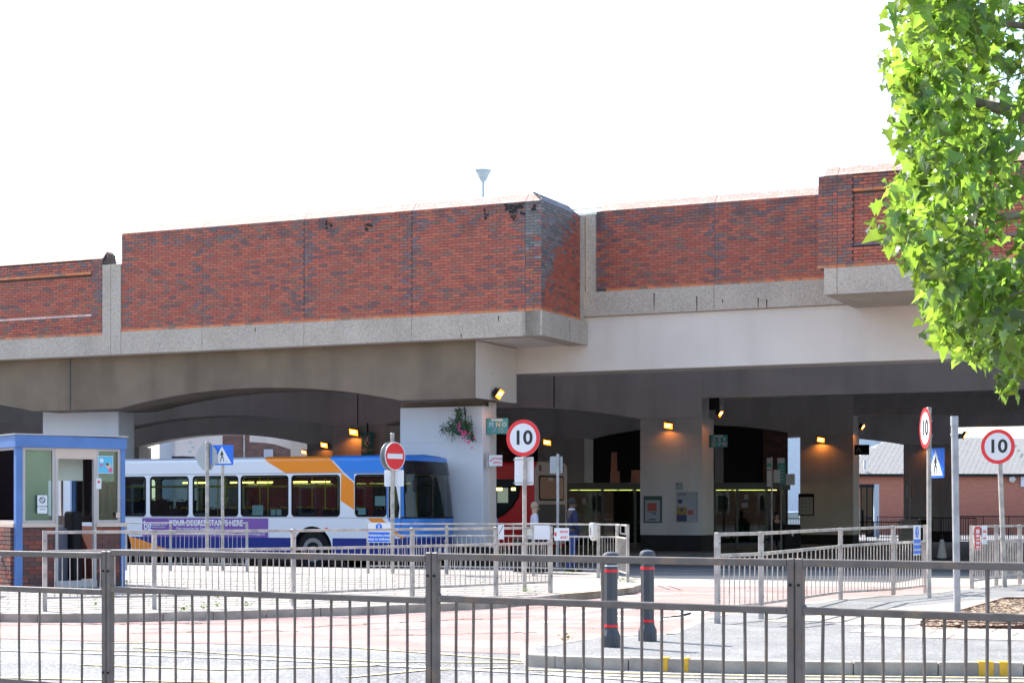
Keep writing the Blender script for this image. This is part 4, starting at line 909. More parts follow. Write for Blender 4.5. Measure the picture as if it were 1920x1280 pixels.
MB().ball((.28, .28, .58), (.1, .14, .09)).build('headlight', 'lamp_glass', BUS); MB().ball((.28, 2.22, .58), (.1, .14, .09)).build('headlight', 'lamp_glass', BUS)
# wheels
for cx in (xf, xr_):
    for y in (.06, W_-.34):
        wv = MB().ext([(.48*math.cos(a/16*math.pi), .48*math.sin(a/16*math.pi)) for a in range(32)], 0, .28).build('wheel', 'rubber', BUS, loc=(cx, y, .48)); bevel(wv, .03, 2)
        yf = -.012 if y < 1 else .285; s_ = 1 if y < 1 else -1
        MB().ring((0, 0), .2, .3, yf, yf+.02).build('rim', 'rim', wv); MB().disc((0, 0), .21, yf+.05 if y < 1 else yf-.05, yf+.06, 24).build('rim_dish', 'rim', wv); MB().disc((0, 0), .09, yf-.02, yf+.06, 16).build('hub', 'bus_trim', wv)
        for q in range(8): MB().ball((.15*math.cos(q*.785), yf+.045, .15*math.sin(q*.785)), .014, 6, 4).build('wheel_nut', 'rim', wv)
    MB().box(cx-.6, cx+.6, .3, W_-.3, .3, 1.05).build('wheel_box', 'blackm', BUS)
MB().ball((bx(612), -.005, bz(600, 990)), (.05, .01, .025)).build('side_marker', 'red', BUS)
# interior: seats, poles, tubes
rowsx = [-10.9+.78*i for i in range(13)]
me_seat = MB().box(-.05, .05, 0, .44, .45, 1.1).mesh('seat', 'seat')
for i, x in enumerate(rowsx):
    if -1.2 < x: continue
    for y in (.1, .58, 1.5, 1.96):
        if random.random() < .1: continue
        hgt = 1.5+random.uniform(-.03, .03)+(.25 if x < -7.5 else 0)
        k = MB().ext([(-.06, .6), (-.45, .6), (-.45, .78), (-.1, .8), (-.02, hgt), (.06, hgt)], 0, .42).build('seat', 'seat', BUS, loc=(x, y, 0)); 
        MB().tube([(-.03, .06, hgt), (-.03, .08, hgt+.05), (-.03, .34, hgt+.05), (-.03, .36, hgt)], .014, 6).build('grab_rail', 'pole_yellow', k)
for px in (345, 398, 478, 524, 586.5, 622, 719): MB().tube([(bx(px), .62, .4), (bx(px), .62, 2.6)], .017, 6).build('grab_pole', 'pole_yellow', BUS)
for px in (320, 400, 500, 570, 700): MB().tube([(bx(px)+.3, 1.75, .4), (bx(px)+.3, 1.75, 2.6)], .017, 6).build('grab_pole', 'pole_yellow', BUS)
MB().tube([(-10.5, .62, 2.12), (-1.2, .62, 2.12)], .016, 6).build('grab_rail', 'pole_yellow', BUS); MB().tube([(-10.5, 1.9, 2.12), (-1.2, 1.9, 2.12)], .016, 6).build('grab_rail', 'pole_yellow', BUS)
for px0, px1 in ((305, 352), (395, 438), (446, 474), (514, 540), (549, 583), (620, 629), (694, 706)): MB().box(bx(px0), bx(px1), .9, .96, 2.2, 2.24).build('light_tube', 'tube_yellow', BUS)
for px, py, w_, h in ((482, 956, 20, 19), (511, 960, 9, 11), (522, 960, 9, 11), (677.5, 958, 14, 12), (668, 953, 4, 6), (712, 939, 20, 18)):
    MB().box(bx(px-w_/2), bx(px+w_/2), .026, .028, bz(600, py+h/2), bz(600, py-h/2)).build('paper_notice', 'paper', BUS)
k = MB().box(bx(408), bx(414), .1, .13, bz(600, 965.5), bz(600, 960)).build('orange_light', 'bus_orange', BUS)
# ------------------------------------------------------------------ red bus and white coach behind the pier
def box_bus(name, label, t, n, L, h, mside, mend, z_end_w, rz=RZ, wd_=2.5):
    o = root(name, label, 'bus', wl(t, n), rz)
    k = MB().box(-L, 0, 0, wd_, .3, h).build('body', mside, o); bevel(k, .12, 4)
    for cx in (-1.9, -L+2.2):
        for y in (-.01, wd_-.27): MB().ext([(.47*math.cos(a/12*math.pi)+cx, .47*math.sin(a/12*math.pi)+.47) for a in range(24)], y, y+.28).build('wheel', 'rubber', o)
    return o
NR = 10.5; tR = tl(1005, NR)
o = box_bus('red_bus', 'red bus with a curved black side window and a pale end with a bronze window', tR, NR, 11, zz(960, 865, NR), 'bus_red' if M.setdefault('bus_red', mat('bus_red', (.85, .02, .02), .35)) else None, None, None)
rx = lambda px: tl(px, NR)-tR; rzz = lambda py: zz(950, py, NR)
sw = [(rx(700), rzz(898)), (rx(973), rzz(898)), (rx(973.5), rzz(915)), (rx(970), rzz(932)), (rx(960), rzz(948)), (rx(945), rzz(962)), (rx(927), rzz(972)), (rx(900), rzz(976)), (rx(700), rzz(976))]
MB().ext(sw, -.012, -.001).build('swoop_window', 'black', o)
MB().tube([(p[0]+.02, -.02, p[1]) for p in sw[1:8]], .035, 6).build('window_seal', 'rubber', o)
M['dim_green'] = emis('lit_interior', (.5, .6, .45), .12, (.3, .35, .3)); MB().box(rx(933), rx(953), -.014, -.0125, rzz(942), rzz(914)).build('lit_window', 'dim_green', o)
for a, c in ((931, 942), (959, 967)): MB().box(rx(a), rx(c), -.017, -.015, rzz(919), rzz(914)).build('light_tube', 'tube_yellow', o)
NC = NR; tC_ = tR
M['coach'] = mat('coach_cream', (.62, .5, .45), .35); M['coach_glass'] = mat('coach_bronze_glass', (.5, .27, .18), .15, .0); M['coach_dark'] = mat('coach_lower', (.1, .09, .09), .4)
hC = zz(1030, 866, NC+1)
zC = lambda py: zz(1030, py, NC+1)
k = MB().ext(rrect(.02, 2.48, .4, hC, .25, 5), -.008, .1).build('end_panel', 'coach', o, rot=(0, 0, R(90)))
def endp(y0, y1, z0, z1, m, name, d=.01, r=.06): b = MB(); b.ext(rrect(y0, y1, z0, z1, r), -d-.008, -.0085); k = b.build(name, m, o, rot=(0, 0, R(90))); return k
endp(.2, 2.2, zC(938), zC(891), 'blackm', 'window_frame', .015, .1); endp(.26, 2.14, zC(935), zC(894), 'coach_glass', 'rear_window', .022, .1)
endp(.14, 2.3, .5, zC(945), 'coach_dark', 'lower_panel', .012, .1); endp(.9, 1.3, zC(901), zC(895), 'coach', 'sticker', .026, .02)
for y in (.3, 2.1): k = MB().disc((y, zC(878)), .1, -.02, -.009, 20, .75).build('high_light', 'blackm', o, rot=(0, 0, R(90))); MB().disc((y, zC(878)), .06, -.026, -.021, 20, .75).build('lens', 'coach_glass', k)
# ------------------------------------------------------------------ kiosk
KC = at(37, 107.2, KT); KE = at(231, 103.4, KT); dK = KE-KC; dK.z = 0; LK = dK.length; aK = math.atan2(dK.y, dK.x)
K = root('ticket_kiosk', 'small brick and glass kiosk with a blue roof edge at the left', 'kiosk', KC, aK)
kx = lambda px: (px-37)/194*LK
def kz(px, py): s = 107.2+(px-37)*(103.4-107.2)/194; return EYE+(HZ-py)/s-KT
M['kblue'] = mat('kiosk_blue', (.09, .2, .48), .5, var=.12); M['kframe'] = mat('kiosk_frame', (.5, .46, .44), .5, var=.08); M['kcream'] = mat('kiosk_cream', (.62, .5, .42), .6, var=.06); M['blind'] = mat('green_blind', (.68, .75, .66), .8, var=.08)
M['kglass'] = glass('kiosk_glass', (.7, .8, .76), .7, .0); M['kglass_dark'] = glass('kiosk_glass_dark', (.22, .22, .36), .6)
DK = 2.4; zR, zF, zS = kz(130, 818), kz(130, 840), kz(130, 980)
k = MB().ext([(-.1, zF), (LK+.05, zF), (LK+.05, zR-.01), (-.1, zR+.02)], -.06, DK+.06).build('roof', 'kblue', K); bevel(k, .01)
MB().box(-.12, LK+.07, -.08, DK+.08, zR+.01, zR+.03).build('roof_edge', 'kframe', K)
k = MB().box(-.07, .045, -.02, .1, 0, zF).build('corner_post', 'kblue', K); MB().box(LK-.05, LK+.03, -.02, .08, 0, zF).build('corner_post', 'kblue', K); MB().box(-.06, .03, DK-.08, DK, 0, zF).build('corner_post', 'kblue', K); MB().box(LK-.05, LK+.03, DK-.08, DK, 0, zF).build('corner_post', 'kblue', K)
d0, d1 = kx(104), kx(178)
def kfield(x0, x1, z0, z1, rot=0.0, org=(0, 0)):
    z = z0; j = 0
    while z+.05 < z1:
        x = x0; first = j % 2
        while x < x1-.03:
            wd_ = min(.102 if first and x == x0 else .215, x1-x-.004)
            if wd_ > .03:
                p = Matrix.Rotation(rot, 3, 'Z') @ Vector((x, random.uniform(-.002, .002), z)); link('brick', bmesh_for(wd_, 'kbrick'), K, loc=(p.x+org[0], p.y+org[1], p.z), rot=(0, 0, rot))
            x += wd_+.0105
        z += .075; j += 1
M['kbrick'] = brickmat('kiosk_brick', [(.25, .07, .05), (.21, .06, .045), (.28, .09, .06), (.18, .06, .05)], [(.12, .06, .055), (.15, .07, .06)], .3, False, .8)
zsl = zS-.07
kfield(.05, d0-.02, .02, zsl); kfield(d1+.02, LK-.055, .02, zsl)
MB().box(.05, d0-.02, .012, .15, 0, zsl).build('backing', 'mortar', K); MB().box(d1+.02, LK-.05, .012, .15, 0, zsl).build('backing', 'mortar', K)
MB().box(.03, d0-.0, -.05, .13, zsl, zS).build('sill', 'kcream', K); MB().box(d1, LK+.06, -.05, .13, zsl, zS).build('sill', 'kcream', K)
def win(x0, x1, z0, z1, gm, nm='window', y=.0):
    f_ = holes([(x0, z0), (x1, z0), (x1, z1), (x0, z1)], [[(x0+.05, z0+.05), (x1-.05, z0+.05), (x1-.05, z1-.04), (x0+.05, z1-.04)]], y, y+.06).build(nm, 'kframe', K)
    MB().box(x0+.03, x1-.03, y+.03, y+.036, z0+.03, z1-.03).build('pane', gm, f_); return f_
f_ = win(.05, d0-.02, zS, zF, 'kglass'); MB().box(.09, d0-.1, .12, .125, zS+.02, zF-.02).build('blind', 'blind', f_)
f_ = win(d1+.01, LK-.05, zS, zF, 'kglass'); MB().box(d1+.05, LK-.12, .12, .125, kz(200, 902), zF-.02).build('blind', 'blind', f_)
# door opening with frame and cream header
zH = kz(140, 860); MB().box(d0-.02, d1+.01, -.01, .05, zH, zF).build('door_header', 'kcream', K)
for x in (d0-.02, d1-.04): MB().box(x, x+.05, -.015, .07, kz(140, 1088), zH).build('door_frame', 'kframe', K)
MB().box(d0-.02, d1+.01, -.04, .2, .0, kz(140, 1088)).build('door_step', 'kframe', K)
MB().box(d0+.03, d1-.04, .5, .505, kz(140, 900), zF).build('blind', 'blind', K)
# inside and rear
MB().box(-.02, LK, .0, DK, .0, .1).build('floor', 'bus_floor', K)
MB().box(.05, LK-.05, DK-.1, DK, 0, kz(140, 967)).build('rear_wall', 'kcream', K)
for px in (47, 88, 128, 165, 205): MB().box(kx(px), kx(px)+.045, DK-.06, DK, kz(140, 967), zF).build('mullion', 'kframe', K)
MB().box(kx(118), kx(124), DK-.35, DK-.3, .9, zF-.4).build('red_post', 'red', K)
M['desk'] = mat('desk_grey', (.16, .17, .22), .5); MB().box(d0-.2, kx(155), .55, 1.1, .1, kz(140, 990)).build('desk', 'desk', K); k = MB().box(kx(147), kx(166), .3, .75, .1, kz(140, 958)).build('chair', 'blackm', K); bevel(k, .05, 3)
MB().box(d0+.05, kx(140), .6, .9, kz(140, 974)-.12, kz(140, 974)-.1).build('papers', 'paper', K); MB().box(kx(122), kx(127), .52, .54, kz(140, 988), kz(140, 980)).build('red_tab', 'red', K)
MB().box(LK-.02, LK+.0, .1, DK-.1, 0, zsl).build('side_wall', 'kbrick', K); MB().box(LK-.01, LK, .1, DK-.1, zS, zF-.0).build('side_pane', 'kglass', K)
# left face
kfield(.1, DK-.08, .02, zsl, R(90), (-.05, 0)); bpy.context.view_layer.update()
MB().box(-.04, .0, .1, DK-.08, 0, zsl).build('backing', 'mortar', K); MB().box(-.1, .03, .06, DK, zsl, zS).build('sill', 'kcream', K)
f_ = holes([(.1, zS), (DK-.08, zS), (DK-.08, zF), (.1, zF)], [[(.15, zS+.05), (DK-.13, zS+.05), (DK-.13, zF-.04), (.15, zF-.04)]], .0, .05).build('window', 'kframe', K, rot=(0, 0, R(90)))
MB().box(.12, DK-.1, .02, .026, zS+.02, zF-.02).build('pane', 'kglass_dark', f_)
# notices on the kiosk glass
def kn(px0, px1, py0, py1, m='signwhite', y=-.006, nm='notice'): return MB().box(kx(px0), kx(px1), y, y+.004, kz(px0, py1), kz(px0, py0)).build(nm, m, K)
k = kn(68, 86, 928, 962, y=-.03, nm='no_smoking_notice'); MB().ring((kx(77), kz(77, 937)), .04, .055, -.034, -.031, 20).build('black_ring', 'sign_black', k); MB().bar((kx(77)-.035, -.033, kz(77, 933)), (kx(77)+.035, -.033, kz(77, 941)), .003, .012).build('slash', 'sign_black', k); text('NO SMOKING', .033, 'sign_black', k, (kx(77), -.032, kz(77, 949))); text('Thank you', .026, 'sign_black', k, (kx(77), -.032, kz(77, 954)))
k = kn(182, 211, 854, 887, 'paper', nm='poster'); M['poster_blue'] = mat('poster_blue', (.12, .5, .75), .6); M['pink'] = mat('pink', (.75, .1, .25), .6)
MB().box(kx(183), kx(210), -.0085, -.0065, kz(182, 886), kz(182, 855)).build('poster_print', 'poster_blue', k); MB().disc((kx(189), kz(189, 863)), .04, -.011, -.009, 14).build('poster_print', 'signwhite', k); MB().disc((kx(202), kz(202, 873)), .055, -.011, -.009, 9).build('poster_print', 'kcream', k)
MB().box(kx(185), kx(192), -.011, -.009, kz(182, 873), kz(182, 870)).build('poster_print', 'pink', k); MB().disc((kx(206), kz(206, 881)), .04, -.013, -.0115, 8).build('poster_print', 'pink', k); MB().disc((kx(200), kz(200, 870)), .025, -.013, -.0115, 8).build('poster_print', 'sign_black', k)
k = kn(178, 188, 896, 916, y=-.02); MB().disc((kx(183), kz(183, 903)), .025, -.023, -.0205, 12).build('red_print', 'red', k); kn(176, 186, 930, 962, y=.08, nm='paper_sheet'); kn(216, 224, 960, 970, 'kcream', y=-.03, nm='switch_box')
MB().tube([(-.09, .55, .55), (-.16, .55, .55), (-.18, .55, .45)], .03, 8).build('vent_pipe', 'signwhite', K)
# ------------------------------------------------------------------ floodlights, signs on the piers
M['flood_glow'] = emis('sodium_glass', (1, .27, .02), 1.3, (.9, .4, .1)); M['flood_core'] = emis('sodium_core', (1, .6, .2), 7)
def flood(label, px, py, n, side=False, w_=.34, glow=14, ang=None):
    t = tl(px, n); o = vroot('floodlight', label, 'floodlight', 'orange floodlights on the piers', t, n, zz(px, py, n), rz=RZ+(R(90) if side else 0) if ang is None else ang)
    w_ *= .85; tilt = Matrix.Rotation(R(32), 3, 'X') @ Matrix.Rotation(R(12), 3, 'Y')
    b = MB(); b.obox((0, -.13, .012), (w_*.52, .02, w_*.4), tilt); b.obox((0, -.08, .05), (w_*.4, .06, w_*.26), tilt)
    k = b.build('housing', 'blackm', o); k = MB().obox((0, -.155, .01), (w_*.47, .004, w_*.34), tilt).build('lens', 'flood_glow', o)
    for x in (-w_*.2, w_*.16): MB().obox((x, -.163, .02), (w_*.12, .004, w_*.13), tilt).build('lamp_tube', 'flood_core', o)
    MB().box(-.03, .03, -.1, .02, -.02, .06).build('bracket', 'blackm', o)
    if glow:
        l = bpy.data.lights.new('flood_lamp', 'SPOT'); l.energy = glow*.4; l.color = (1, .27, .03); l.shadow_soft_size = .06; l.spot_size = R(150); l.spot_blend = .6
        lo = bpy.data.objects.new('flood_lamp', l); COL.objects.link(lo); lo.parent = o; lo.location = (0, -.2, -.06); lo.rotation_euler = (R(8), 0, 0)
flood('lit orange floodlight on the white pier head above the green stands sign', 927, 740, 1.5, True, .42)
flood('square lit floodlight on the front of the large grey pier with posters', 1256, 799, N1-.03, False, .36, 6)
flood('lit floodlight on the right edge of the grey poster pier, above the second stands sign', 1343, 776, N1-.03, True, .36)
flood('lit floodlight with an orange glow on the wall of the middle distant pier', 1541, 825, N2-.03, False, .36, 13)
flood('lit floodlight at the right top corner of the middle distant pier', 1611, 801, N2-.03, True, .36, 14)
flood('lit floodlight beside the green letter sign above the bus roof', 667, 811, N1-.06, False, .42, 14)
flood('lit floodlight above the orange bus stripe, lower left of the letter sign', 611, 835, N2-.06, False, .42, 8)
flood('small round looking lit floodlight just over the bus roof, leftmost of the lamps', 573, 848, N2+6, False, .34, 6)
flood('lit floodlight in the gloom right of the central speed sign', 1029, 830, N1+5, False, .36, 10)
flood('small lit lamp behind the edge on speed sign', 1742, 835, N3-.1, False, .3, 8)
flood('lit floodlight right of the plain steel column under the deck', 1804, 816, N3-.1, True, .5, 8)
# control box and cable above the first floodlight
o = vroot('control_box', 'grey control box with a loose cable above the white pier floodlight', 'junction box', None, tl(919, 2.0), 1.5, zz(919, 722, 1.5))
MB().box(-.1, .12, -.15, .1, 0, .27).build('box', 'galv', o); MB().tube([(-.12, -.1, .29), (.0, -.16, .3), (.1, -.14, .27), (.25, -.1, .29), (.34, -.05, .28)], .014, 6).build('cable', 'blackm', o)
o = vroot('control_box', 'dark control box hanging under the beam above the second stands sign', 'junction box', None, tl(1345, N1), N1-.1, zz(1345, 768, N1))
MB().box(-.22, .1, -.1, .3, 0, .38).build('box', 'blackm', o); MB().box(.14, .24, -.1, .0, -.05, .38).build('strap', 'galv', o)
M['teal'] = mat('sign_teal', (.04, .27, .26), .5)
LC = dict(lb=mat('ltr_blue', (.2, .5, .75)), lo=mat('ltr_ochre', (.55, .4, .12)), lg=mat('ltr_grey', (.35, .42, .42)), ld=mat('ltr_navy', (.02, .03, .3)), lk=mat('ltr_brown', (.08, .03, .03)), lp=mat('ltr_pink', (.6, .12, .2)))
M.update(LC)
def stands(label, px0, px1, py0, py1, n, lines, rz):
    s_ = sc(px0, n); w_ = (px1-px0)/s_/.95; h = (py1-py0)/s_
    o = vroot('stand_sign', label, 'sign', 'green stand signs', tl((px0+px1)/2, n), n, zz((px0+px1)/2, (py0+py1)/2, n), rz=rz)
    MB().box(-w_/2, w_/2, -.02, .02, -h/2, h/2).build('board', 'teal', o)
    MB().box(-w_/2-.02, -w_/2+.02, -.03, .03, -h/2-.02, h/2).build('frame_edge', 'blackm', o)
    text('STANDS', h*.2, 'signwhite', o, (0, -.022, h*.38), bold=.003)
    for txt, m, x, z in lines:
        text(txt, h*.38, 'signwhite', o, (x*w_, -.023, z*h), bold=.007); text(txt, h*.38, m, o, (x*w_, -.027, z*h), bold=.001)
stands('green sign listing stands M N O P Q on the white pier', 912, 952, 784, 813, 1.9, [('M', 'lb', -.26, .08), ('N', 'lo', .05, .08), ('O', 'lg', .33, .08), ('P', 'ld', -.12, -.28), ('Q', 'lk', .17, -.28)], RZ+R(14))
stands('darker green sign of coloured stand letters on the right edge of the poster pier', 1332, 1363, 815, 838, N1-.2, [('R', 'lp', -.26, .08), ('S', 'lo', .05, .08), ('T', 'lb', .33, .08), ('U', 'lo', -.26, -.28), ('V', 'lb', .05, -.28), ('W', 'lp', .33, -.28)], RZ+R(14))
n_ = N1-.15; s_ = sc(689, n_)
o = vroot('stand_sign', 'tall green sign with one big letter above the blue bus roof', 'sign', 'green stand signs', tl(689, n_), n_, zz(689, 832, n_), rz=RZ)
MB().box(-.24, .24, -.02, .02, -.42, .42).build('board', 'teal', o); MB().box(-.02, .02, -.0, .02, .42, .75).build('hanger', 'blackm', o)
MB().ext([(-.1, .3), (-.06, .35), (.06, .35), (.1, .3), (.1, 0), (.03, -.05), (.02, -.1), (-.03, -.05), (-.1, 0)], -.026, -.021).build('letter_outline', 'signwhite', o)
text('Q', .5, 'lk', o, (0, -.03, .15), bold=.004, sx=.42); text('STAND  LETTER', .07, 'signwhite', o, (0, -.024, -.22), bold=.001); MB().box(-.19, -.01, -.024, -.021, -.32, -.14).build('white_block', 'lg', o)
o = vroot('arrow_sign', 'white sign with a red arrow and red words fixed to the white pier', 'sign', None, tl(929, 1.7), 1.7, zz(929, 863, 1.7), rz=RZ+R(10))
MB().box(-.17, .18, -.02, .02, -.14, .14).build('board', 'signwhite', o); MB().box(-.24, -.18, -.03, .03, -.19, .2).build('bracket', 'galv_light', o)
text('NATIONAL', .09, 'red', o, (.05, -.023, .05), bold=.001, sx=.62); text('EXPRESS', .09, 'red', o, (.05, -.023, -.06), bold=.001, sx=.66)
MB().ext([(-.15, 0), (-.115, .035), (-.115, .012), (-.08, .012), (-.08, -.012), (-.115, -.012), (-.115, -.035)], -.023, -.0205).build('arrow', 'red', o)
o = vroot('letter_board', 'black board with a pale letter A on the edge of the middle distant pier', 'sign', None, tl(1617, N2), N2-.1, zz(1617, 843, N2), rz=RZ+R(10))
MB().box(-.29, .29, -.03, .03, -.2, .2).build('board', 'blackm', o); text('A', .3, 'lg', o, (-.12, -.034, 0))
# posters on the piers
M['green_frame'] = mat('green_frame', (.06, .12, .09), .4); M['poster_white'] = mat('poster_white', (.42, .43, .48), .5); M['poster_red'] = mat('poster_red', (.5, .13, .1), .6); M['poster_ochre'] = mat('poster_ochre', (.35, .25, .08), .6); M['poster_navy'] = mat('poster_navy', (.05, .06, .16), .6)
def poster(label, px0, px1, py0, py1, n, mf, parts):
    nn = n-.03; c = (px0+px1)/2; o = vroot('poster_case', label, 'noticeboard', None, tl(c, nn), nn, zz(c, (py0+py1)/2, nn))
    w_ = tl(px1, nn)-tl(px0, nn); s_ = sc(c, nn); h = (py1-py0)/s_
    MB().box(-w_/2, w_/2, -.01, .03, -h/2, h/2).build('frame', mf, o)
    for (a, c_, d, e, m) in parts: MB().box(-w_/2+a*w_, -w_/2+c_*w_, -.014-random.uniform(.0005, .003), -.0105, h/2-e*h, h/2-d*h).build('sheet', m, o)
    return o, w_, h
o, w_, h = poster('green framed timetable case with a red printed sheet on the grey pier', 1207, 1241, 929.5, 979.5, N1, 'green_frame', [(.08, .9, .15, .95, 'poster_white')])
for a, c_, d, e, m in [(.2, .72, .26, .56, 'poster_red'), (.28, .7, .6, .62, 'poster_navy'), (.5, .56, .63, .7, 'poster_navy'), (.62, .68, .63, .7, 'poster_navy'), (.28, .7, .86, .9, 'poster_navy'), (.28, .7, .74, .755, 'lg')]: MB().box(-w_/2+a*w_, -w_/2+c_*w_, -.019, -.0142, h/2-e*h, h/2-d*h).build('print', m, o)
o, w_, h = poster('larger grey framed case of blue and yellow posters on the grey pier', 1268.5, 1308, 921.5, 978.5, N1, 'galv', [(.04, .94, .03, .5, 'poster_white'), (.02, .48, .5, .76, 'poster_ochre'), (.02, .48, .76, .97, 'poster_navy'), (.5, .94, .5, .97, 'poster_white')])
for a, c_, d, e, m in [(.06, .46, .07, .1, 'poster_navy'), (.08, .28, .25, .38, 'poster_navy'), (.5, .9, .1, .12, 'lg'), (.5, .9, .16, .18, 'lg'), (.5, .9, .22, .24, 'lg'), (.5, .9, .28, .3, 'lg'), (.5, .9, .4, .42, 'lb'), (.2, .3, .55, .64, 'poster_navy'), (.53, .8, .6, .75, 'poster_red')]: MB().box(-w_/2+a*w_, -w_/2+c_*w_, -.021, -.0142, h/2-e*h, h/2-d*h).build('print', m, o)
o, w_, h = poster('small pale notice above the larger poster case on the grey pier', 1267, 1280, 904, 918, N1, 'lg', [(.1, .3, .1, .3, 'poster_navy'), (.4, .9, .1, .3, 'galv')])
o, w_, h = poster('black framed timetable case on the middle distant pier', 1497, 1526, 925, 966, N2, 'blackm', [(.06, .94, .16, .95, 'soffit_dark')])
for i in range(4):
    for j in range(3): MB().box(-w_/2+(.15+.25*j)*w_, -w_/2+(.33+.25*j)*w_, -.018, -.0142, h/2-(.3+.17*i)*h, h/2-(.22+.17*i)*h).build('print', 'lg', o)
# ------------------------------------------------------------------ hanging basket
nb = N0; pb = wl(tl(872, nb), nb-.3, 0); sb = F/pb.y; cxb = pb.x
HB = root('hanging_basket', 'hanging basket of trailing greenery and pink flowers on the white pier', 'hanging basket', (pb.x, pb.y, EYE+(955-800)/sb), RZ)
M['leaf_dark'] = mat('basket_leaf', (.045, .1, .035), .6, var=.4, vscale=15); M['petal'] = mat('pink_petal', (.7, .07, .25), .6, var=.2, vscale=30)
MB().lathe([(.08, -.22), (.2, -.12), (.27, .0), (.28, .02)], n=16).build('basket', 'green_frame', HB, True)
MB().tube([(.0, .3, -.0), (.02, .3, .45), (.05, .15, .52), (.12, 0, .48), (.14, 0, .3)], .012, 6).build('bracket', 'blackm', HB)
b = MB()
def leafq(b, c, L, wd_, d=None):
    d = d or Vector((random.gauss(0, 1), random.gauss(0, 1), random.gauss(-.2, .8))).normalized(); q = d.cross(Vector((random.gauss(0, 1), random.gauss(0, 1), random.gauss(0, 1)))).normalized()
    b.add([c, c+d*L*.5+q*wd_, c+d*L, c+d*L*.5-q*wd_], [(0, 1, 2, 3)])
for _ in range(2400):
    a = random.uniform(0, 6.28); r_ = random.uniform(0, 1)**.5*.33; z = random.gauss(.0, .11)
    if random.random() < .2: c = Vector((random.gauss(-.03, .05), random.gauss(0, .06), random.uniform(.1, .48)))
    elif random.random() < .25: x = random.uniform(.2, .48); c = Vector((x, random.gauss(-.15, .06), -.02-(x-.2)*1.1+random.gauss(0, .06)))
    elif random.random() < .1: c = Vector((-random.uniform(.35, .55), random.gauss(0, .05), random.gauss(-.05, .07)))
    else: c = Vector((r_*math.cos(a), r_*math.sin(a), z))
    leafq(b, c, random.uniform(.03, .07), random.uniform(.008, .018))
b.build('leaves', 'leaf_dark', HB)['kind'] = 'stuff'
for i in range(26):
    f = random.random(); c = Vector((.1+.35*f+random.gauss(0, .04), -.28, -.05-.4*f+random.gauss(0, .07))); k = MB()
    for q in range(5): a = q*1.257; k.add([(0, 0, 0), (.025*math.cos(a-.5), -.006, .025*math.sin(a-.5)), (.036*math.cos(a), -.012, .036*math.sin(a)), (.025*math.cos(a+.5), -.006, .025*math.sin(a+.5))], [(0, 1, 2, 3)])
    k.build('flower', 'petal', HB, loc=c, rot=(random.uniform(-.5, .5), 0, random.uniform(-.6, .6)))
for i in range(9):
    x = random.uniform(-.3, .0); MB().tube([(x, -.2, -.15), (x+random.gauss(0, .02), -.22, -.25), (x+random.gauss(0, .03), -.22, -.3-random.uniform(0, .14))], .004, 4).build('trailing_stem', 'leaf_dark', HB)
# ------------------------------------------------------------------ glazed waiting shelter
M['sh_frame'] = mat('shelter_frame', (.14, .16, .15), .5, .2); M['sh_glass'] = glass('shelter_glass', (.5, .62, .56), .5); M['sh_tube'] = emis('shelter_tube', (1, .82, .2), 2.6)
YS = 66.0; sS = F/YS; X0, X1 = (1050-960)/sS, (1476-960)/sS; SHZ = EYE+(955-907)/sS
SH = root('waiting_shelter', 'long glazed waiting shelter with a lit yellow tube under its roof', 'shelter', (X0, YS, 0)); LX = X1-X0
MB().box(-.1, LX+.1, -.1, 2.0, SHZ-.1, SHZ+.05).build('roof', 'sh_frame', SH); MB().box(-.1, LX+.1, -.12, -.08, SHZ-.22, SHZ-.09).build('gutter', 'sh_frame', SH)
shx = lambda px: (px-1050)/sS
for px in (1053, 1130, 1191, 1245, 1340, 1382, 1437, 1470): MB().box(shx(px)-.05, shx(px)+.05, -.06, .04, 0, SHZ-.1).build('post', 'sh_frame', SH); 
PX = (1053, 1130, 1191, 1245, 1340, 1382, 1437)
for a, c in zip(PX, PX[1:]): MB().box(shx(a)+.06, shx(c)-.06, -.01, 0, .25, SHZ-.22).build('pane', 'sh_glass', SH)
for a, c in zip(PX, PX[1:]): MB().box(shx(a)+.06, shx(c)-.06, 1.9, 1.91, .25, SHZ-.22).build('pane', 'sh_glass', SH)
for px0, px1 in ((1070, 1084), (1087, 1127), (1132, 1158), (1161, 1186), (1190, 1240), (1290, 1336), (1338, 1372), (1377, 1383), (1386, 1434), (1438, 1457)): MB().box(shx(px0), shx(px1), .1, .2, EYE+(955-918.5)/sS-.0, EYE+(955-914)/sS).build('light_tube', 'sh_tube', SH)
MB().box(.1, LX-.8, .06, .1, 1.0, 1.06).build('rail', 'sh_frame', SH); MB().box(.3, LX-1.2, 1.2, 1.6, .42, .5).build('bench', 'blackm', SH)
for px, py, w_, h in ((1095, 939, 8, 12), (1396, 946, 12, 9), (1399, 931, 8, 9), (1364, 925, 3, 14)): MB().box(shx(px)-w_/2/sS, shx(px)+w_/2/sS, -.02, -.012, EYE+(955-py-h/2)/sS, EYE+(955-py+h/2)/sS).build('paper_notice', 'poster_white', SH)
MB().box(.2, LX-1, .05, .055, .5, .62).build('manifestation_band', 'green_frame', SH)
k = MB().box(shx(1444), shx(1465), 1.5, 1.55, .2, SHZ-.3).build('blue_panel', 'poster_navy', SH)
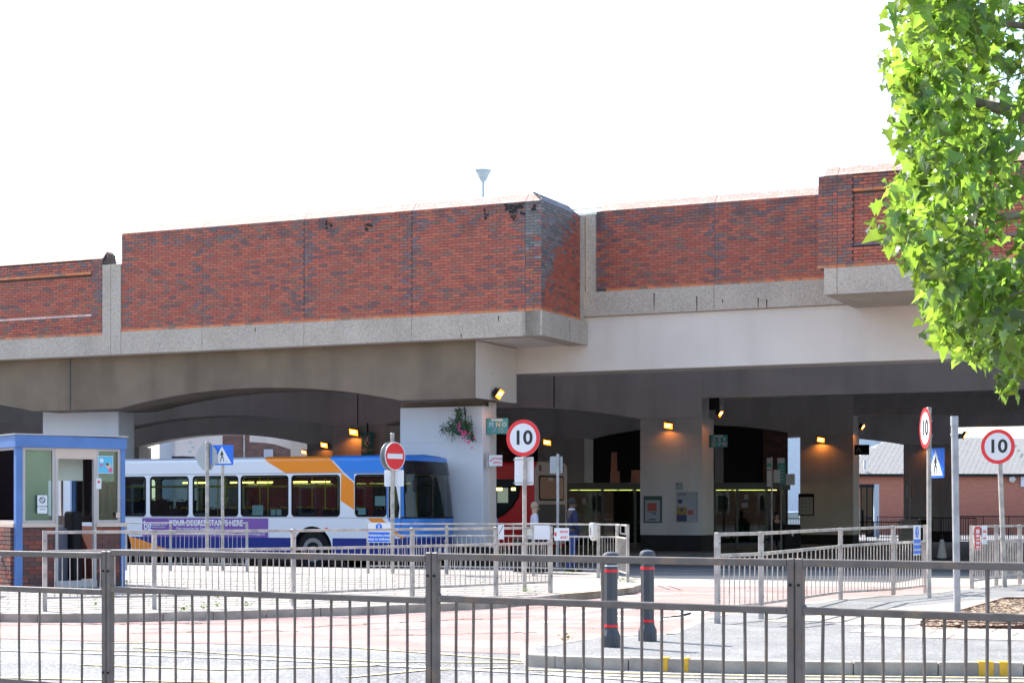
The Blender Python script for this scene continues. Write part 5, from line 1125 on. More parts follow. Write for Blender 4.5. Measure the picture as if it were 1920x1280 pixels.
# reddish stepped stacks seen over the shelter roof
M['terra'] = mat('terracotta', (.75, .36, .26), .8, var=.12, vscale=4)
M['terra_lit'] = M['terra']
for lab, px0, px1, segs, n_ in (('tall stepped reddish stack standing behind the shelter roof', 1143, 1163, ((1144, 1162, 906, 883), (1145.5, 1157, 883, 847.5)), 1), ('short reddish block behind the shelter roof beside the poster pier', 1182, 1201, ((1183, 1203, 906, 881),), 2)):
    o = root('brick_stack', lab, 'brick stack', at((px0+px1)/2, sS*.965, SHZ+.04)); c0 = (px0+px1)/2
    for a, c, y0, y1 in segs:
        z0_ = EYE+(955-y0)/(sS*.965)-SHZ-.04; z1_ = EYE+(955-y1)/(sS*.965)-SHZ-.04
        MB().add([(p, q, r_) for p, q, r_ in [((a-c0)/sS, -.2, max(z0_, 0)), ((c-c0)/sS, -.2, max(z0_, 0)), ((c-c0)/sS, .2, max(z0_, 0)), ((a-c0)/sS, .2, max(z0_, 0)), ((a-c0+1)/sS, -.18, z1_), ((c-c0-.5)/sS, -.18, z1_), ((c-c0-.5)/sS, .18, z1_), ((a-c0+1)/sS, .18, z1_)]], [(0, 1, 5, 4), (1, 2, 6, 5), (2, 3, 7, 6), (3, 0, 4, 7), (4, 5, 6, 7), (0, 3, 2, 1)]).build('block', 'terra', o)
# timetable flags on a pole by the shelter
sp = 57; o = pole('thin pole with a green and white stop flag at the right end of the shelter', 1447, sp, .0, EYE+(955-858)/sp, .03, m='galv_light', cat='bus stop')
z_ = EYE+(955-869)/sp; MB().box(-.16, -.02, -.02, .01, z_-.19, z_+.19).build('flag', 'poster_white', o); MB().box(-.16, -.02, -.024, -.0205, z_-.1, z_+.02).build('flag_print', 'teal', o); MB().box(-.16, -.02, -.02, .01, z_-.75, z_-.22).build('panel', 'pier_dark', o); MB().box(.06, .28, .0, .01, z_-.62, z_-.2).build('panel', 'pier_dark', o)
o = root('timetable_board', 'tall green and white timetable board standing over the right end of the shelter', 'noticeboard', at(1465, 56.5, EYE+(955-906)/56.5))
MB().box(-.13, .13, -.01, .01, 0, .85).build('board', 'teal', o); MB().box(-.13, .1, -.016, -.0105, .68, .85).build('header', 'poster_white', o)
for i in range(5): MB().box(-.03, .07, -.016, -.0105, .56-.11*i, .585-.11*i).build('print', 'poster_white', o)
MB().box(.15, .45, .0, .05, -.05, .32).build('side_panel', 'pier_dark', o); MB().box(-.03, .03, .02, .06, -2.35, .0).build('leg', 'sh_frame', o)
# ------------------------------------------------------------------ people
M['skin_light'] = mat('skin_light', (.5, .3, .22), .6); M['skin_dark'] = mat('skin_dark', (.1, .055, .035), .6); M['hair_blonde'] = mat('hair_blonde', (.36, .28, .18), .8); M['hair_black'] = mat('hair_black', (.015, .012, .01), .7)
M['cloth_lav'] = mat('lavender_shirt', (.42, .4, .6), .9); M['cloth_navy'] = mat('navy_jumper', (.02, .025, .07), .9); M['cloth_white'] = mat('white_shirt', (.65, .63, .72), .9); M['jeans'] = mat('blue_jeans', (.03, .06, .2), .9); M['cloth_black'] = mat('black_coat', (.015, .015, .018), .9)
def skin_body(name, V_, E_, rad, m, parent, lev=2):
    me = bpy.data.meshes.new(name); me.from_pydata(V_, E_, []); o = link(name, me, parent); me.materials.append(M[m])
    sk = o.modifiers.new('skin', 'SKIN'); sk.use_smooth_shade = True
    me_s_ = me.skin_vertices
    if not me_s_:
        bm = bmesh.new(); bm.from_mesh(me); bm.verts.layers.skin.verify(); bm.to_mesh(me); bm.free()
    for i, r_ in enumerate(rad): me.skin_vertices[0].data[i].radius = r_ if isinstance(r_, tuple) else (r_, r_)
    me.skin_vertices[0].data[0].use_root = True
    ss = o.modifiers.new('sub', 'SUBSURF'); ss.levels = lev; ss.render_levels = lev
    return o
def person(label, p, rz, skin, hair, top, legs, sit=False, h=1.72, stride=.12, lean=0):
    o = root('person', label, 'person', p, rz); k = h/1.72
    hip = .92 if not sit else .5
    J = dict(pelvis=(0, 0, hip), chest=(0, lean*.5, hip+.42), neck=(0, lean, hip+.57), head0=(0, lean-.01, hip+.64), head1=(0, lean-.02, hip+.76))
    for s_, nm in ((-1, 'l'), (1, 'r')):
        J['sh'+nm] = (s_*.17, lean*.9, hip+.5); J['el'+nm] = (s_*.23, lean*.8-(.02 if not sit else .05), hip+.23); J['ha'+nm] = (s_*.22, lean-.12 if not sit else -.3, hip+.02 if not sit else hip+.1); J['fi'+nm] = (s_*.21, J['ha'+nm][1]-.05, J['ha'+nm][2]-.09 if not sit else hip+.08)
        J['hp'+nm] = (s_*.09, 0, hip-.04)
        if sit: J['kn'+nm] = (s_*.12, -.42, hip-.0); J['an'+nm] = (s_*.12, -.4, .08); J['to'+nm] = (s_*.12, -.56, .04)
        else: J['kn'+nm] = (s_*.1, -s_*stride*.5-.03, .48); J['an'+nm] = (s_*.1, -s_*stride+.02, .08); J['to'+nm] = (s_*.11, -s_*stride-.14, .035)
    J = {a: tuple(c*k for c in v) for a, v in J.items()}
    N_ = list(J); ix = {a: i for i, a in enumerate(N_)}; E_ = [('pelvis', 'chest'), ('chest', 'neck'), ('neck', 'head0'), ('head0', 'head1')]
    for nm in 'lr': E_ += [('chest', 'sh'+nm), ('sh'+nm, 'el'+nm), ('el'+nm, 'ha'+nm), ('ha'+nm, 'fi'+nm), ('pelvis', 'hp'+nm), ('hp'+nm, 'kn'+nm), ('kn'+nm, 'an'+nm), ('an'+nm, 'to'+nm)]
    rd = dict(pelvis=(.14, .1), chest=(.15, .1), neck=.055, head0=(.075, .085), head1=(.075, .095), sh=.06, el=.042, ha=.03, fi=.025, hp=.085, kn=.055, an=.04, to=.035)
    rr = [rd.get(a) or rd[a[:2]] for a in N_]
    skin_body('body', [J[a] for a in N_], [(ix[a], ix[c]) for a, c in E_], rr, skin, o)
    def sub(nm, keys, grow, m, tweak=None):
        ks = [a for a in N_ if a in keys]; i2 = {a: i for i, a in enumerate(ks)}; V_ = [Vector(J[a]) for a in ks]
        if tweak: V_ = [tweak.get(a, v) for a, v in zip(ks, V_)]
        r2 = [tuple(c+grow for c in (r_ if isinstance(r_, tuple) else (r_, r_))) for r_ in (rd.get(a) or rd[a[:2]] for a in ks)]
        skin_body(nm, V_, [(i2[a], i2[c]) for a, c in E_ if a in i2 and c in i2], r2, m, o)
    sub('top', ['pelvis', 'chest', 'shl', 'shr', 'ell', 'elr', 'hal', 'har'], .016, top)
    sub('trousers', ['pelvis', 'hpl', 'hpr', 'knl', 'knr', 'anl', 'anr'], .014, legs)
    hx = Vector(J['head1']); MB().ball((0, hx.y+.015, hx.z-.005), (.088, .1, .105), 14, 8).build('hair', hair, o, True)
    for s_ in (-1, 1): MB().ball((s_*.03, hx.y-.088, hx.z-.05), .009, 6, 4).build('eye', 'blackm', o)
    MB().ball((0, hx.y-.1, hx.z-.075), (.012, .018, .02), 6, 4).build('nose', skin, o); MB().box(-.022, .022, hx.y-.094, hx.y-.088, hx.z-.115, hx.z-.108).build('mouth', 'terra', o)
    for s_ in (-1, 1):
        fi = Vector(J['fi'+('l' if s_ < 0 else 'r')])
        for q in range(4): MB().tube([fi+Vector((0, -.02+.013*q, .0)), fi+Vector((0, -.025+.013*q, -.03)), fi+Vector((-s_*.01, -.028+.013*q, -.055+.004*abs(q-1.5)))], .007, 5).build('finger', skin, o)
        MB().tube([fi+Vector((-s_*.01, -.025, .02)), fi+Vector((-s_*.02, -.045, -.01))], .008, 5).build('thumb', skin, o)
        to = Vector(J['to'+('l' if s_ < 0 else 'r')]); an = Vector(J['an'+('l' if s_ < 0 else 'r')]); k2 = MB().tube([an+Vector((0, .04, -.04)), an+Vector((0, -.02, -.035)), to+Vector((0, 0, .0)), to+Vector((0, -.05, -.005))], [.042, .045, .04, .022], 10).build('shoe', 'blackm', o, True)
    return o, hx
o, hx = person('person with short blonde hair in a pale sleeveless top beside the red bus', at(1002, 76, 0), R(95), 'skin_light', 'hair_blonde', 'cloth_white', 'cloth_lav', h=1.64)
o, hx = person('person in a navy jumper and white collar behind the far railing', at(1072, 78, 0), R(110), 'skin_dark', 'hair_black', 'cloth_navy', 'jeans', h=1.74); MB().lathe([(.07, -.22), (.085, -.19), (.06, -.165)], (0, hx.y+.02, hx.z+.0), 14).build('collar', 'cloth_white', o)
o, hx = person('person in a lavender shirt half hidden behind the white pier', at(918, 68, 0), R(170), 'skin_light', 'hair_black', 'cloth_lav', 'cloth_navy', h=1.55)
o, hx = person('person in black sitting at the right end of the waiting shelter', at(1456, 53.5, .12), R(10), 'skin_light', 'hair_black', 'cloth_black', 'cloth_black', sit=True, h=1.7)
k = root('bench', 'small bench under the seated person in black', 'bench', at(1456, 53.2, 0), R(10)); MB().box(-.6, .6, -.1, .3, .43, .48).build('seat', 'blackm', k)
for x in (-.5, .5): MB().box(x-.03, x+.03, 0, .2, 0, .43).build('leg', 'galv', k)
# ------------------------------------------------------------------ beyond the deck
def wallbox(o, x0, x1, y0, y1, z0, z1, m, name='wall'): return MB().box(x0, x1, y0, y1, z0, z1).build(name, m, o)
M['bg_brick'] = brickmat('far_brick', [(.42, .14, .1)], [(.36, .11, .08)], .3, False, .9)
def farbrick(name, c1, c2, mort, sc_=1.0):
    m = bpy.data.materials.new(name); m.use_nodes = True; nt = m.node_tree; L = nt.links; b = nt.nodes['Principled BSDF']; b.inputs['Roughness'].default_value = .9
    g_ = _n(nt, 'ShaderNodeTexCoord'); mp = _n(nt, 'ShaderNodeMapping'); mp.inputs['Rotation'].default_value = (R(90), 0, 0); L.new(g_.outputs['Object'], mp.inputs[0])
    t = _n(nt, 'ShaderNodeTexBrick'); t.inputs['Scale'].default_value = 1; t.inputs['Brick Width'].default_value = .225*sc_; t.inputs['Row Height'].default_value = .075*sc_; t.inputs['Mortar Size'].default_value = .006*sc_
    t.inputs['Color1'].default_value = (*c1, 1); t.inputs['Color2'].default_value = (*c2, 1); t.inputs['Mortar'].default_value = (*mort, 1); L.new(mp.outputs[0], t.inputs[0])
    n_ = _n(nt, 'ShaderNodeTexNoise'); n_.inputs['Scale'].default_value = .8; n_.inputs['Detail'].default_value = 6; h = _n(nt, 'ShaderNodeHueSaturation'); q = _n(nt, 'ShaderNodeMapRange'); L.new(n_.outputs[0], q.inputs[0]); q.inputs[3].default_value = .6; q.inputs[4].default_value = 1.4
    L.new(q.outputs[0], h.inputs['Value']); L.new(t.outputs[0], h.inputs['Color']); L.new(h.outputs[0], b.inputs['Base Color']); return m
M['far_red'] = farbrick('far_red_brick', (.44, .155, .1), (.5, .185, .12), (.36, .19, .14)); M['far_old'] = farbrick('far_old_brick', (.22, .1, .08), (.12, .07, .06), (.1, .08, .07), 1.6)
M['render_white'] = mat('pinkish_render', (.62, .53, .5), .9, var=.08, vscale=.8, col2=(.5, .4, .38), c2pos=(.6, .72), c2scale=1.5); M['pale_blue'] = mat('pale_cladding', (.5, .58, .66), .8, var=.05)
M['slate'] = mat('grey_slate', (.29, .28, .26), .85, var=.12, vscale=5, bump=.3, bscale=12)
# brick building with the slate roof on the right
sR = 31.0; YR = F/sR
bR = root('brick_building', 'low red brick building with a pale slate hipped roof beyond the deck at right', 'building', ((1600-960)/sR, YR, 0))
X = lambda px: (px-1600)/sR; Zr = lambda py: EYE+(955-py)/sR
wallbox(bR, X(1560), X(2200), 0, 9, 0, Zr(892), 'far_red'); MB().box(X(1555), X(2205), -.35, -.1, Zr(893), Zr(888)).build('gutter', 'blackm', bR)
k = MB().add([(X(1550), -.35, Zr(889)), (X(2210), -.35, Zr(889)), (X(2210), 10, Zr(889)), (X(1550), 10, Zr(889)), (X(1705), 4.8, Zr(815)), (X(1895), 4.8, Zr(815)), (X(2210), 4.8, Zr(815)-.0)], [(0, 1, 5, 4), (1, 6, 5), (0, 4, 3), (3, 4, 5, 2), (2, 5, 6)]).build('roof', 'slate', bR)
z = Zr(889); i = 0
sl_b = MB()
while i < 17:
    f = i/17; ya = -.35+5.15*f; za = Zr(889)+(Zr(815)-Zr(889))*f; xa, xb = X(1550)+(X(1705)-X(1550))*f, X(2200)
    x = xa+(.0 if i % 2 else .15)
    while x < xb:
        if X(1595) < x < X(1930): sl_b.add([(x, ya-.02, za+.03), (x+.29, ya-.02, za+.03+random.uniform(-.004, .008)), (x+.29, ya+.33, za+.3*.66), (x, ya+.33, za+.3*.66)], [(0, 1, 2, 3)])
        x += .31
    i += 1
sl_b.build('roof_slates', 'slate', bR)['kind'] = 'stuff'
MB().box(X(1619), X(1622), -.2, .0, Zr(880), Zr(862)).build('vent_pipe', 'poster_white', bR)
for px in (1900,): MB().lathe([(.22, 0), (.22, .1), (.05, .16)], n=5).build('alarm_box', 'cream_plastic', bR, loc=(X(1896), -.15, Zr(898)), rot=(R(90), 0, 0))
MB().box(X(1913), X(1925), -.12, -.05, Zr(912), Zr(893)).build('wall_sign', 'signwhite', bR)
# dark framed glazed door kiosk in front of it
o = root('glazed_booth', 'dark framed glass booth in front of the low brick building', 'phone booth', (at(1627, 34).x, F/34, 0))
wB = 46/34; zt_b = EYE+(955-909)/34
for x in (-wB*.4, -wB*.28, -.05, wB*.2): MB().box(x-.04, x+.04, -.04, .04, 0, zt_b).build('post', 'blackm', o)
MB().box(-wB*.45, wB*.25, -.06, .9, zt_b-.12, zt_b+.05).build('roof', 'blackm', o); MB().box(-wB*.1, wB*.2, -.03, .03, .95, 1.1).build('mid_rail', 'blackm', o); MB().box(-wB*.1, wB*.2, -.03, .03, 0, .2).build('kick_rail', 'blackm', o)
MB().box(-wB*.28, wB*.2, .0, .01, .2, zt_b-.1).build('pane', 'sh_glass', o); MB().box(wB*.26, wB*.46, -.04, .3, 0, zt_b+.05).build('side_panel', 'pale_blue', o); MB().box(-wB*.26, -wB*.12, .3, .6, .3, 1.5).build('phone_unit', 'blackm', o)
# pale blue block behind and white one left, old brick wall
o = root('pale_building', 'tall pale blue clad building behind the slate roof', 'building', (at(1640, 24).x, F/24, 0)); wallbox(o, -9, 3.4, 0, 12, 0, 11, 'pale_blue')
for x in (-7.5, -4.0, .2, 1.1): MB().box(x, x+.07, -.04, -.005, 0, 10.9).build('cladding_joint', 'galv', o)
wallbox(o, 3.4, 30, 0, 12, 0, 6.6, 'pale_blue')
o = root('rendered_building', 'pinkish rendered gable and old brick wall seen through the left arches', 'building', (at(365, 28).x, F/28, 0)); z = lambda px: (px-365)/28
wallbox(o, z(326), z(417), 0, 10, 0, 8, 'render_white'); wallbox(o, z(417)+.01, z(640), 0.1, 10, 0, 8, 'far_old'); wallbox(o, z(296), z(326)-.01, .4, 10, 0, 8, 'poster_white')
MB().tube([(z(458), -.02, 0), (z(458), -.02, 8)], .06, 8).build('drainpipe', 'galv_light', o); MB().box(z(324.5), z(326.5), -.1, -.01, 0, 8).build('corner_trim', 'galv', o)
wallbox(o, z(495), z(512), -.1, .08, 2.8, EYE+(955-842)/28+.0, 'poster_white', 'wall_panel')
for px, py in ((357, 829), (356, 846), (344, 856), (362, 838)): MB().box(z(px)-.1, z(px)+.1, -.02, -.003, EYE+(955-py)/28-.06, EYE+(955-py)/28+.05).build('wall_stain', 'lg', o)
o = root('far_shopfront', 'far low white building glimpsed at the left edge over the kiosk', 'building', (at(0, 26).x, F/26, 0)); wallbox(o, -12, 4.6, 0, 8, 0, 9, 'poster_white'); MB().box(.0, .08, -.03, -.003, 0, 9).build('joint', 'galv', o)
# block behind the shelter: the void's shade painted black, with old brick end
o = root('dark_building', 'wall coloured black as dark void behind the waiting shelter, with a brown brick end', 'building', (at(1200, 40).x, F/40, 0)); z = lambda px: (px-1200)/40
M['void'] = mat('void_shade', (.02, .019, .021), .9)  # near-black colour stands in for the shade of the void
wallbox(o, z(1000), z(1430), 0, 6, 0, 5.6, 'void'); wallbox(o, z(1430)+.005, z(1477), -.05, 6, 0, 5.6, 'far_old'); MB().box(z(1355)-.4, z(1355), -.3, .0, 0, 5).build('brick_strip', 'poster_ochre' if False else 'pier_dark', o)
for px in (1100,): MB().box(z(px)-.3, z(px), -.3, .0, 0, 5).build('brick_strip', 'pier_dark', o)
wallbox(o, z(800), z(1000)-.01, 2, 6, 0, 5.6, 'far_old')
# silver car glimpsed between the piers
M['car_silver'] = mat('car_silver', (.5, .53, .58), .3, .4)
o = root('silver_car', 'silver car parked beyond the deck, glimpsed left of the middle pier', 'car', (at(1484, 31).x, F/31, 0), R(25))
k = MB().ext([(-2.1, .35), (-2.1, .75), (-1.5, .9), (-.9, 1.35), (.7, 1.4), (1.3, .95), (2.0, .85), (2.15, .6), (2.1, .35)], -.85, .85).build('body', 'car_silver', o); bevel(k, .1, 3)
k = MB().ext([(-1.3, .93), (-.8, 1.3), (.6, 1.34), (1.05, .96)], -.875, .875).build('window', 'bus_glass', o); MB().ext([(-.1, .93), (-.05, 1.33), (0, 1.33), (0, .93)], -.88, .88).build('door_pillar', 'car_silver', o)
for x in (-1.35, 1.35):
    for y in (-.88, .68): w_ = MB().disc((x, .32), .32, y, y+.2, 20).build('wheel', 'rubber', o); MB().disc((x, .32), .19, y-.01, y, 14).build('rim', 'rim', w_)
# dark railings beyond
def slim_rail(label, p0, p1, n_, h=1.1, m='poster_navy', zb=0.0, thick=.02):
    o = root('barrier_railing', label, 'railing', (p0.x, p0.y, zb), 0, 'dark railings beyond the deck'); d = p1-p0; d.z = 0
    MB().bar((0, 0, h), (d.x, d.y, h), .04, .04).build('top_rail', m, o); MB().bar((0, 0, .12), (d.x, d.y, .12), .03, .03).build('bottom_rail', m, o)
    for i in range(n_+1):
        p = d*(i/n_); big = i % 14 == 0; MB().box(p.x-(thick if big else thick*.4), p.x+(thick if big else thick*.4), p.y-.01, p.y+.01, 0 if big else .12, h).build('post' if big else 'bar', m, o)
slim_rail('dark railing in front of the low brick building at right', at(1797, 41), at(1990, 43), 56, 1.2); slim_rail('dark railing by the booth left of the far pier', at(1645, 38), at(1700, 38.5), 14, 1.15)
slim_rail('black railing glimpsed left of the middle pier', at(1476, 42), at(1500, 42), 8, 1.1, 'blackm'); slim_rail('short black railing near the booth', at(1560, 45), at(1690, 46), 28, 1.0, 'blackm')
slim_rail('black railing with a leaning frame right of the far pier', at(1700, 43), at(1830, 44), 28, 1.15, 'blackm')
# cone and bins
M['cone_white'] = mat('cone_white', (.6, .55, .5), .6); o = root('traffic_cone', 'traffic cone with a white sleeve standing by the far pier', 'traffic cone', at(1766, 62, 0))
MB().box(-.2, .2, -.2, .2, 0, .04).build('base', 'blackm', o); MB().lathe([(.15, .04), (.12, .25)], n=14).build('lower_band', 'cone_white', o, True); MB().lathe([(.12, .25), (.06, .6)], n=14).build('sleeve', 'cone_white', o, True); MB().lathe([(.06, .6), (.03, .75)], n=14).build('tip', 'blackm', o, True)
o = root('litter_bin', 'black litter bin beside the middle distant pier', 'bin', at(1484, 55, 0)); k = MB().box(-.28, .28, -.25, .25, 0, 1.0).build('body', 'blackm', o); bevel(k, .04); MB().box(-.03, .03, -.26, -.251, .6, .8).build('label', 'signwhite', o)
o = root('litter_bin', 'pair of pale bins at the foot of the far pier', 'bin', at(1702, 46, 0)); k = MB().box(-.3, .3, -.25, .25, 0, 1.1).build('body', 'galv', o); MB().box(.5, .95, -.25, .25, 0, 1.1).build('second_body', 'blackm', o); MB().box(.48, .97, -.27, .27, 1.1, 1.14).build('lid', 'galv', o)
o = pole('thin pole with twin lamps seen against the far pier', 1705, 44, 0, EYE+(955-890)/44, .03, m='galv', cat='pole')
MB().tube([(-.1, 0, 2.0), (-.1, 0, 2.5)], .04, 8).build('lamp', 'paper', o); MB().tube([(.12, 0, 2.0), (.12, 0, 2.5)], .04, 8).build('lamp', 'terra', o)
# kerbed islands under the deck and a hanging tray ceiling services
for i, (px, s0, s1) in enumerate(((1250, 60, 52), (1560, 49, 44))):
    a, c = at(px-70, s0), at(px+130, s0*.985); d, e = at(px+110, s1), at(px-90, s1)
    MB().slab([(p.x, p.y) for p in (a, c, d, e)], 0, .13).build('passenger_island', 'asphalt_dark', kind='structure')
# ------------------------------------------------------------------ plane tree
TX, TY = 8.9, 22.5
PT = root('plane_tree', 'plane tree with big bright green leaves hanging in from the top right', 'tree', (TX, TY, .1))
M['bark'] = mat('plane_bark', (.16, .13, .1), .9, var=.3, vscale=6, col2=(.3, .27, .2), c2scale=4)
def leafmat(name, col, tcol):
    m = bpy.data.materials.new(name); m.use_nodes = True; nt = m.node_tree; L = nt.links; b = nt.nodes['Principled BSDF']; b.inputs['Roughness'].default_value = .33; b.inputs['Specular IOR Level'].default_value = .9
    geo = _n(nt, 'ShaderNodeNewGeometry'); oi = _n(nt, 'ShaderNodeObjectInfo'); ad = _n(nt, 'ShaderNodeMath', operation='ADD'); L.new(geo.outputs['Random Per Island'], ad.inputs[0]); L.new(oi.outputs['Random'], ad.inputs[1]); fr_ = _n(nt, 'ShaderNodeMath', operation='FRACT'); L.new(ad.outputs[0], fr_.inputs[0])
    t = _n(nt, 'ShaderNodeBsdfTranslucent'); x = _n(nt, 'ShaderNodeMixShader'); x.inputs[0].default_value = .5
    for c, tgt in ((col, b.inputs['Base Color']), (tcol, t.inputs[0])):
        h = _n(nt, 'ShaderNodeHueSaturation'); h.inputs['Color'].default_value = (*c, 1); q = _n(nt, 'ShaderNodeMapRange'); L.new(fr_.outputs[0], q.inputs[0]); q.inputs[3].default_value = .45; q.inputs[4].default_value = 1.45; L.new(q.outputs[0], h.inputs['Value'])
        q2 = _n(nt, 'ShaderNodeMapRange'); L.new(fr_.outputs[0], q2.inputs[0]); q2.inputs[3].default_value = .49; q2.inputs[4].default_value = .515; L.new(q2.outputs[0], h.inputs['Hue']); L.new(h.outputs[0], tgt)
    L.new(b.outputs[0], x.inputs[1]); L.new(t.outputs[0], x.inputs[2]); L.new(x.outputs[0], nt.nodes['Material Output'].inputs[0]); return m
M['plane_leaf'] = leafmat('plane_leaf', (.055, .1, .035), (.36, .56, .055))
LOBE = [(0, 0), (.12, -.05), (.42, -.1), (.36, .1), (.55, .3), (.3, .36), (.26, .5), (0, 1.0), (-.26, .5), (-.3, .36), (-.55, .3), (-.36, .1), (-.42, -.1), (-.12, -.05)]
def leaf_verts(fold=.12, droop=.2):
    vs = [Vector((x, y, abs(x)*fold-droop*y*y*.5+random.uniform(-.03, .03))) for x, y in LOBE]; vs.append(Vector((0, .35, -.02))); return vs
LF = [(14, i, (i+1) % 14) for i in range(14)]
EDGE = [(0, 1668), (40, 1655), (80, 1640), (150, 1652), (200, 1662), (260, 1668), (300, 1680), (335, 1650), (400, 1632), (450, 1632), (480, 1672), (520, 1692), (560, 1706), (600, 1720), (620, 1716), (640, 1745), (655, 1775), (670, 1810), (682, 1850), (690, 1900), (696, 1960), (712, 2100)]
def left_edge(py):
    if py < 0: return 1668-py*.1
    for (a, xa), (c, xc) in zip(EDGE, EDGE[1:]):
        if a <= py <= c: return xa+(xc-xa)*(py-a)/(c-a)
    return 9999
leaves = []
clumps = []
for _ in range(1200):                              # twig ends spread through the crown's volume
    py = random.uniform(-420, 690); e = left_edge(py)+(0 if random.random() < .35 else 14)
    if math.sin(py*.045+1)+math.sin(py*.11)+math.sin(py*.021) > 1.1 and random.random() < .6: e += 26
    px = e+26+abs(random.gauss(0, 1))*110 if random.random() < .62 else random.uniform(e+40, 2350)
    if px > 2350: continue
    Y = random.uniform(21.0, 27.0); s_ = F/Y
    if any((px-a)**2/b**2+(py-c)**2/d**2 < 1 and random.random() < .9 for a, c, b, d in ((1800, 178, 34, 16), (1722, 255, 12, 22), (1880, 60, 26, 20), (1770, 330, 26, 14), (1860, 470, 30, 18), (1690, 480, 14, 18), (1900, 280, 24, 26), (1760, 60, 20, 14))): continue
    clumps.append(Vector(((px-960)/s_, Y, EYE+(HZ-py)/s_)))
for px, py in ((1888, 716), (1893, 728), (1880, 722), (1895, 712), (1884, 700), (1850, 655), (1815, 668), (1745, 640), (1712, 628), (1655, 108), (1650, 30), (1660, 8), (1775, 660), (1795, 672)): s_ = F/22.5; clumps.append(Vector(((px-960)/s_, 22.5+random.uniform(-.2, .2), EYE+(HZ-py)/s_)))
for c in clumps:
    n_ = random.randint(5, 13) if c.z < 8.5 else 7; edge_ = False
    px = 960+F*c.x/c.y; py = HZ-(c.z-EYE)*F/c.y
    if py > 690: n_ = 5
    for _ in range(n_):
        sz = random.uniform(.13, .26)*(.6 if random.random() < .3 else 1); off = Vector((random.gauss(0, .11), random.gauss(0, .14), random.gauss(0, .11)))
        p = c+off*(.45 if py > 690 else 1); lx = 960+F*p.x/p.y; ly = HZ-(p.z-EYE)*F/p.y
        if py < 690 and lx < left_edge(min(max(ly, 0), 711))-6: continue
        e = Matrix.Rotation(random.uniform(0, 6.28), 3, 'Z') @ Matrix.Rotation(random.gauss(-.8, .8), 3, 'X') @ Matrix.Rotation(random.gauss(0, .7), 3, 'Y')
        vis = (-60 < lx < 1930 and -10 < ly < 745); leaves.append((p.y-(0 if vis else 99) if vis else 999, p, e, sz))
leaves.sort(key=lambda q: q[0])
lm = []
for _ in range(6):
    b = MB(); b.add(leaf_verts(random.uniform(-.1, .55), random.uniform(0, 1.1)), LF); lm.append(b.mesh('leaf', 'plane_leaf', True))
B = MB(); org = Vector((TX, TY, .1))
for i, (_, p, e, sz) in enumerate(leaves):
    if i < 300:
        o = link('leaf', lm[i % 6], PT, loc=p-org, rot=e.to_euler()); o.scale = (sz, sz, sz)
    else: B.add([p-org+(e @ v)*sz for v in leaf_verts(random.uniform(-.1, .55), random.uniform(0, 1.1))], LF)
B.build('foliage', 'plane_leaf', PT, True)['kind'] = 'stuff'
MB().tube([(0, 0, -.1), (.05, .1, 2), (0, 0, 4.5), (-.2, .1, 7), (-.1, .2, 9)], [.28, .22, .19, .15, .09], 12).build('trunk', 'bark', PT, True)
def limb(pts, r0, r1):
    P = [Vector(p) for p in pts]; k = len(P); MB().tube(P, [r0+(r1-r0)*i/(k-1) for i in range(k)], 8).build('branch', 'bark', PT, True)
def tp(px, py, Y=22.8): s_ = F/Y; return Vector(((px-960)/s_, Y, EYE+(HZ-py)/s_))-org
limb([(0, 0, 4.3), tp(2000, 250), tp(1900, 210), tp(1840, 195), tp(1790, 175), tp(1720, 150)], .13, .02); limb([(0, 0, 3.8), tp(2050, 420), tp(1930, 400), tp(1800, 420), tp(1700, 440)], .1, .015); limb([(0, 0, 4.8), tp(2000, 60), tp(1850, 40), tp(1720, 60)], .09, .015)
limb([(0, 0, 3.2), tp(2100, 560), tp(1980, 560), tp(1850, 590), tp(1760, 610)], .07, .012); limb([tp(1910, 560), tp(1905, 640), tp(1892, 690), tp(1880, 708)], .02, .006)
for i in range(60):
    c = random.choice([q for q in clumps if HZ-(q.z-EYE)*F/q.y < 600]); d = Vector((random.gauss(.3, .25), random.gauss(0, .2), random.gauss(.15, .25))); limb([c-org+d*1.6, c-org+d*.7, c-org], .014, .005)
for i in range(16):
    c = random.choice(clumps); MB().ball(c-org+Vector((0, -.1, -.15)), .018, 7, 5).build('seed_ball', 'bark', PT, True)
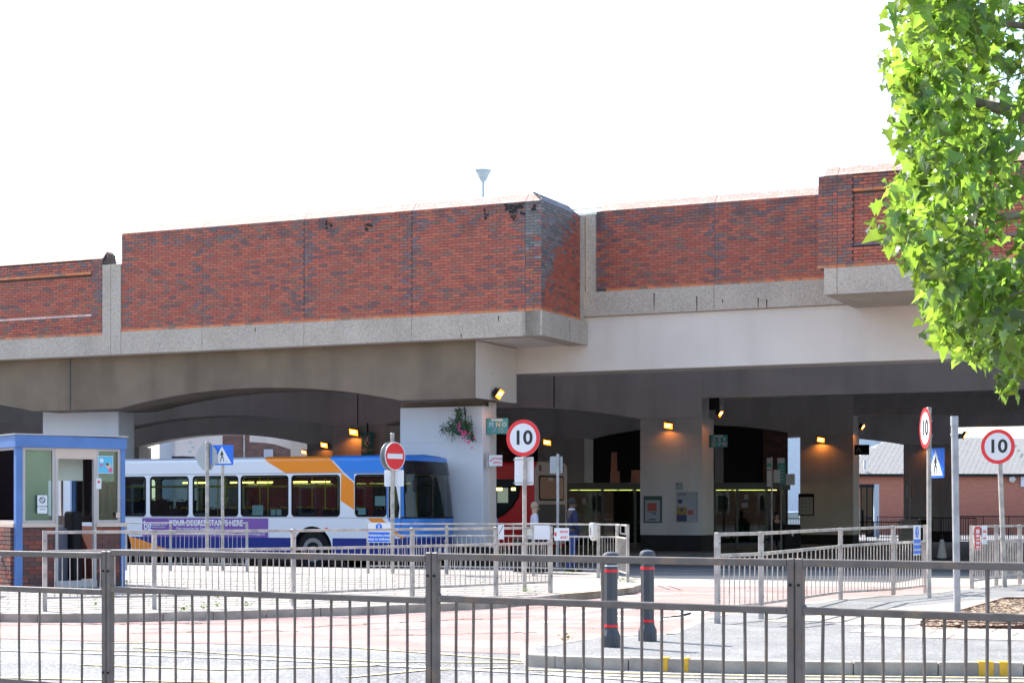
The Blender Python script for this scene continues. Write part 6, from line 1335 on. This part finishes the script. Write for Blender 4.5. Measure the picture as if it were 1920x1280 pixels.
# street trees the windows reflect, plus an unseen terrace and block added for reflections
M['far_leaf'] = mat('far_leaf', (.05, .09, .03), .8, var=.4, vscale=2)
for i, (x, y, h, r_, wh) in enumerate(((-44, 22, 9, 4.4, 'far left beyond the kiosk'), (-38, 8, 9, 4.2, 'left of the road nearer the terrace'), (-50, 34, 10, 4.8, 'far left level with the bus rear'), (-26, -16, 9, 4.0, 'behind and left of the viewer'), (-10, -22, 11, 5.0, 'close behind the viewer'), (12, -17, 9, 4.2, 'behind and right of the viewer'), (29, -20, 11, 5, 'farthest right behind the viewer'), (-13.6, 31.2, 6.6, 2.1, 'just off the left edge beside the kiosk'))):
    o = root('street_tree', 'broad dark green street tree '+wh, 'tree', (x, y, 0), 0, 'street trees round the viewer'); MB().tube([(0, 0, 0), (.1, 0, h*.5)], [.25, .12], 10).build('trunk', 'bark', o, True)
    b = MB()
    for _ in range(2600 if r_ > 3 else 1100):
        v = Vector((random.gauss(0, 1), random.gauss(0, 1), random.gauss(0, 1))).normalized()*random.uniform(.5, 1)**.5*r_*random.uniform(.75, 1.1); v.z = v.z*.8+h*.62; leafq(b, v, random.uniform(.25, .5)*(1 if r_ > 3 else .55), random.uniform(.1, .2)*(1 if r_ > 3 else .55))
    b.build('crown', 'far_leaf', o)['kind'] = 'stuff'
o = root('reflection_terrace', 'unseen brown brick terrace with sash windows, added behind the viewer for reflections', 'building', (0, -34, 0), R(180)); wallbox(o, -60, 60, 0, 8, 0, 8.5, 'far_old')  # unseen terrace added for the glass to reflect
for i in range(-14, 15):
    for z0_ in (1.2, 4.6): w_ = MB().box(i*4-.6, i*4+.6, -.05, -.01, z0_, z0_+1.8).build('window', 'signwhite', o); MB().box(i*4-.52, i*4+.52, -.07, -.052, z0_+.08, z0_+1.7).build('pane', 'black', w_)

o = root('reflection_block', 'unseen long dull brick block added left of the view for reflections', 'building', (-62, 30, 0), R(90)); wallbox(o, -65, 80, 0, 8, 0, 9.5, 'far_old')  # unseen block added so window reflections miss the bright horizon
for i in range(-16, 20):
    for z0_ in (1.2, 5.0): w_ = MB().box(i*4-.6, i*4+.6, -.05, -.01, z0_, z0_+1.8).build('window', 'signwhite', o); MB().box(i*4-.52, i*4+.52, -.07, -.052, z0_+.08, z0_+1.7).build('pane', 'black', w_)
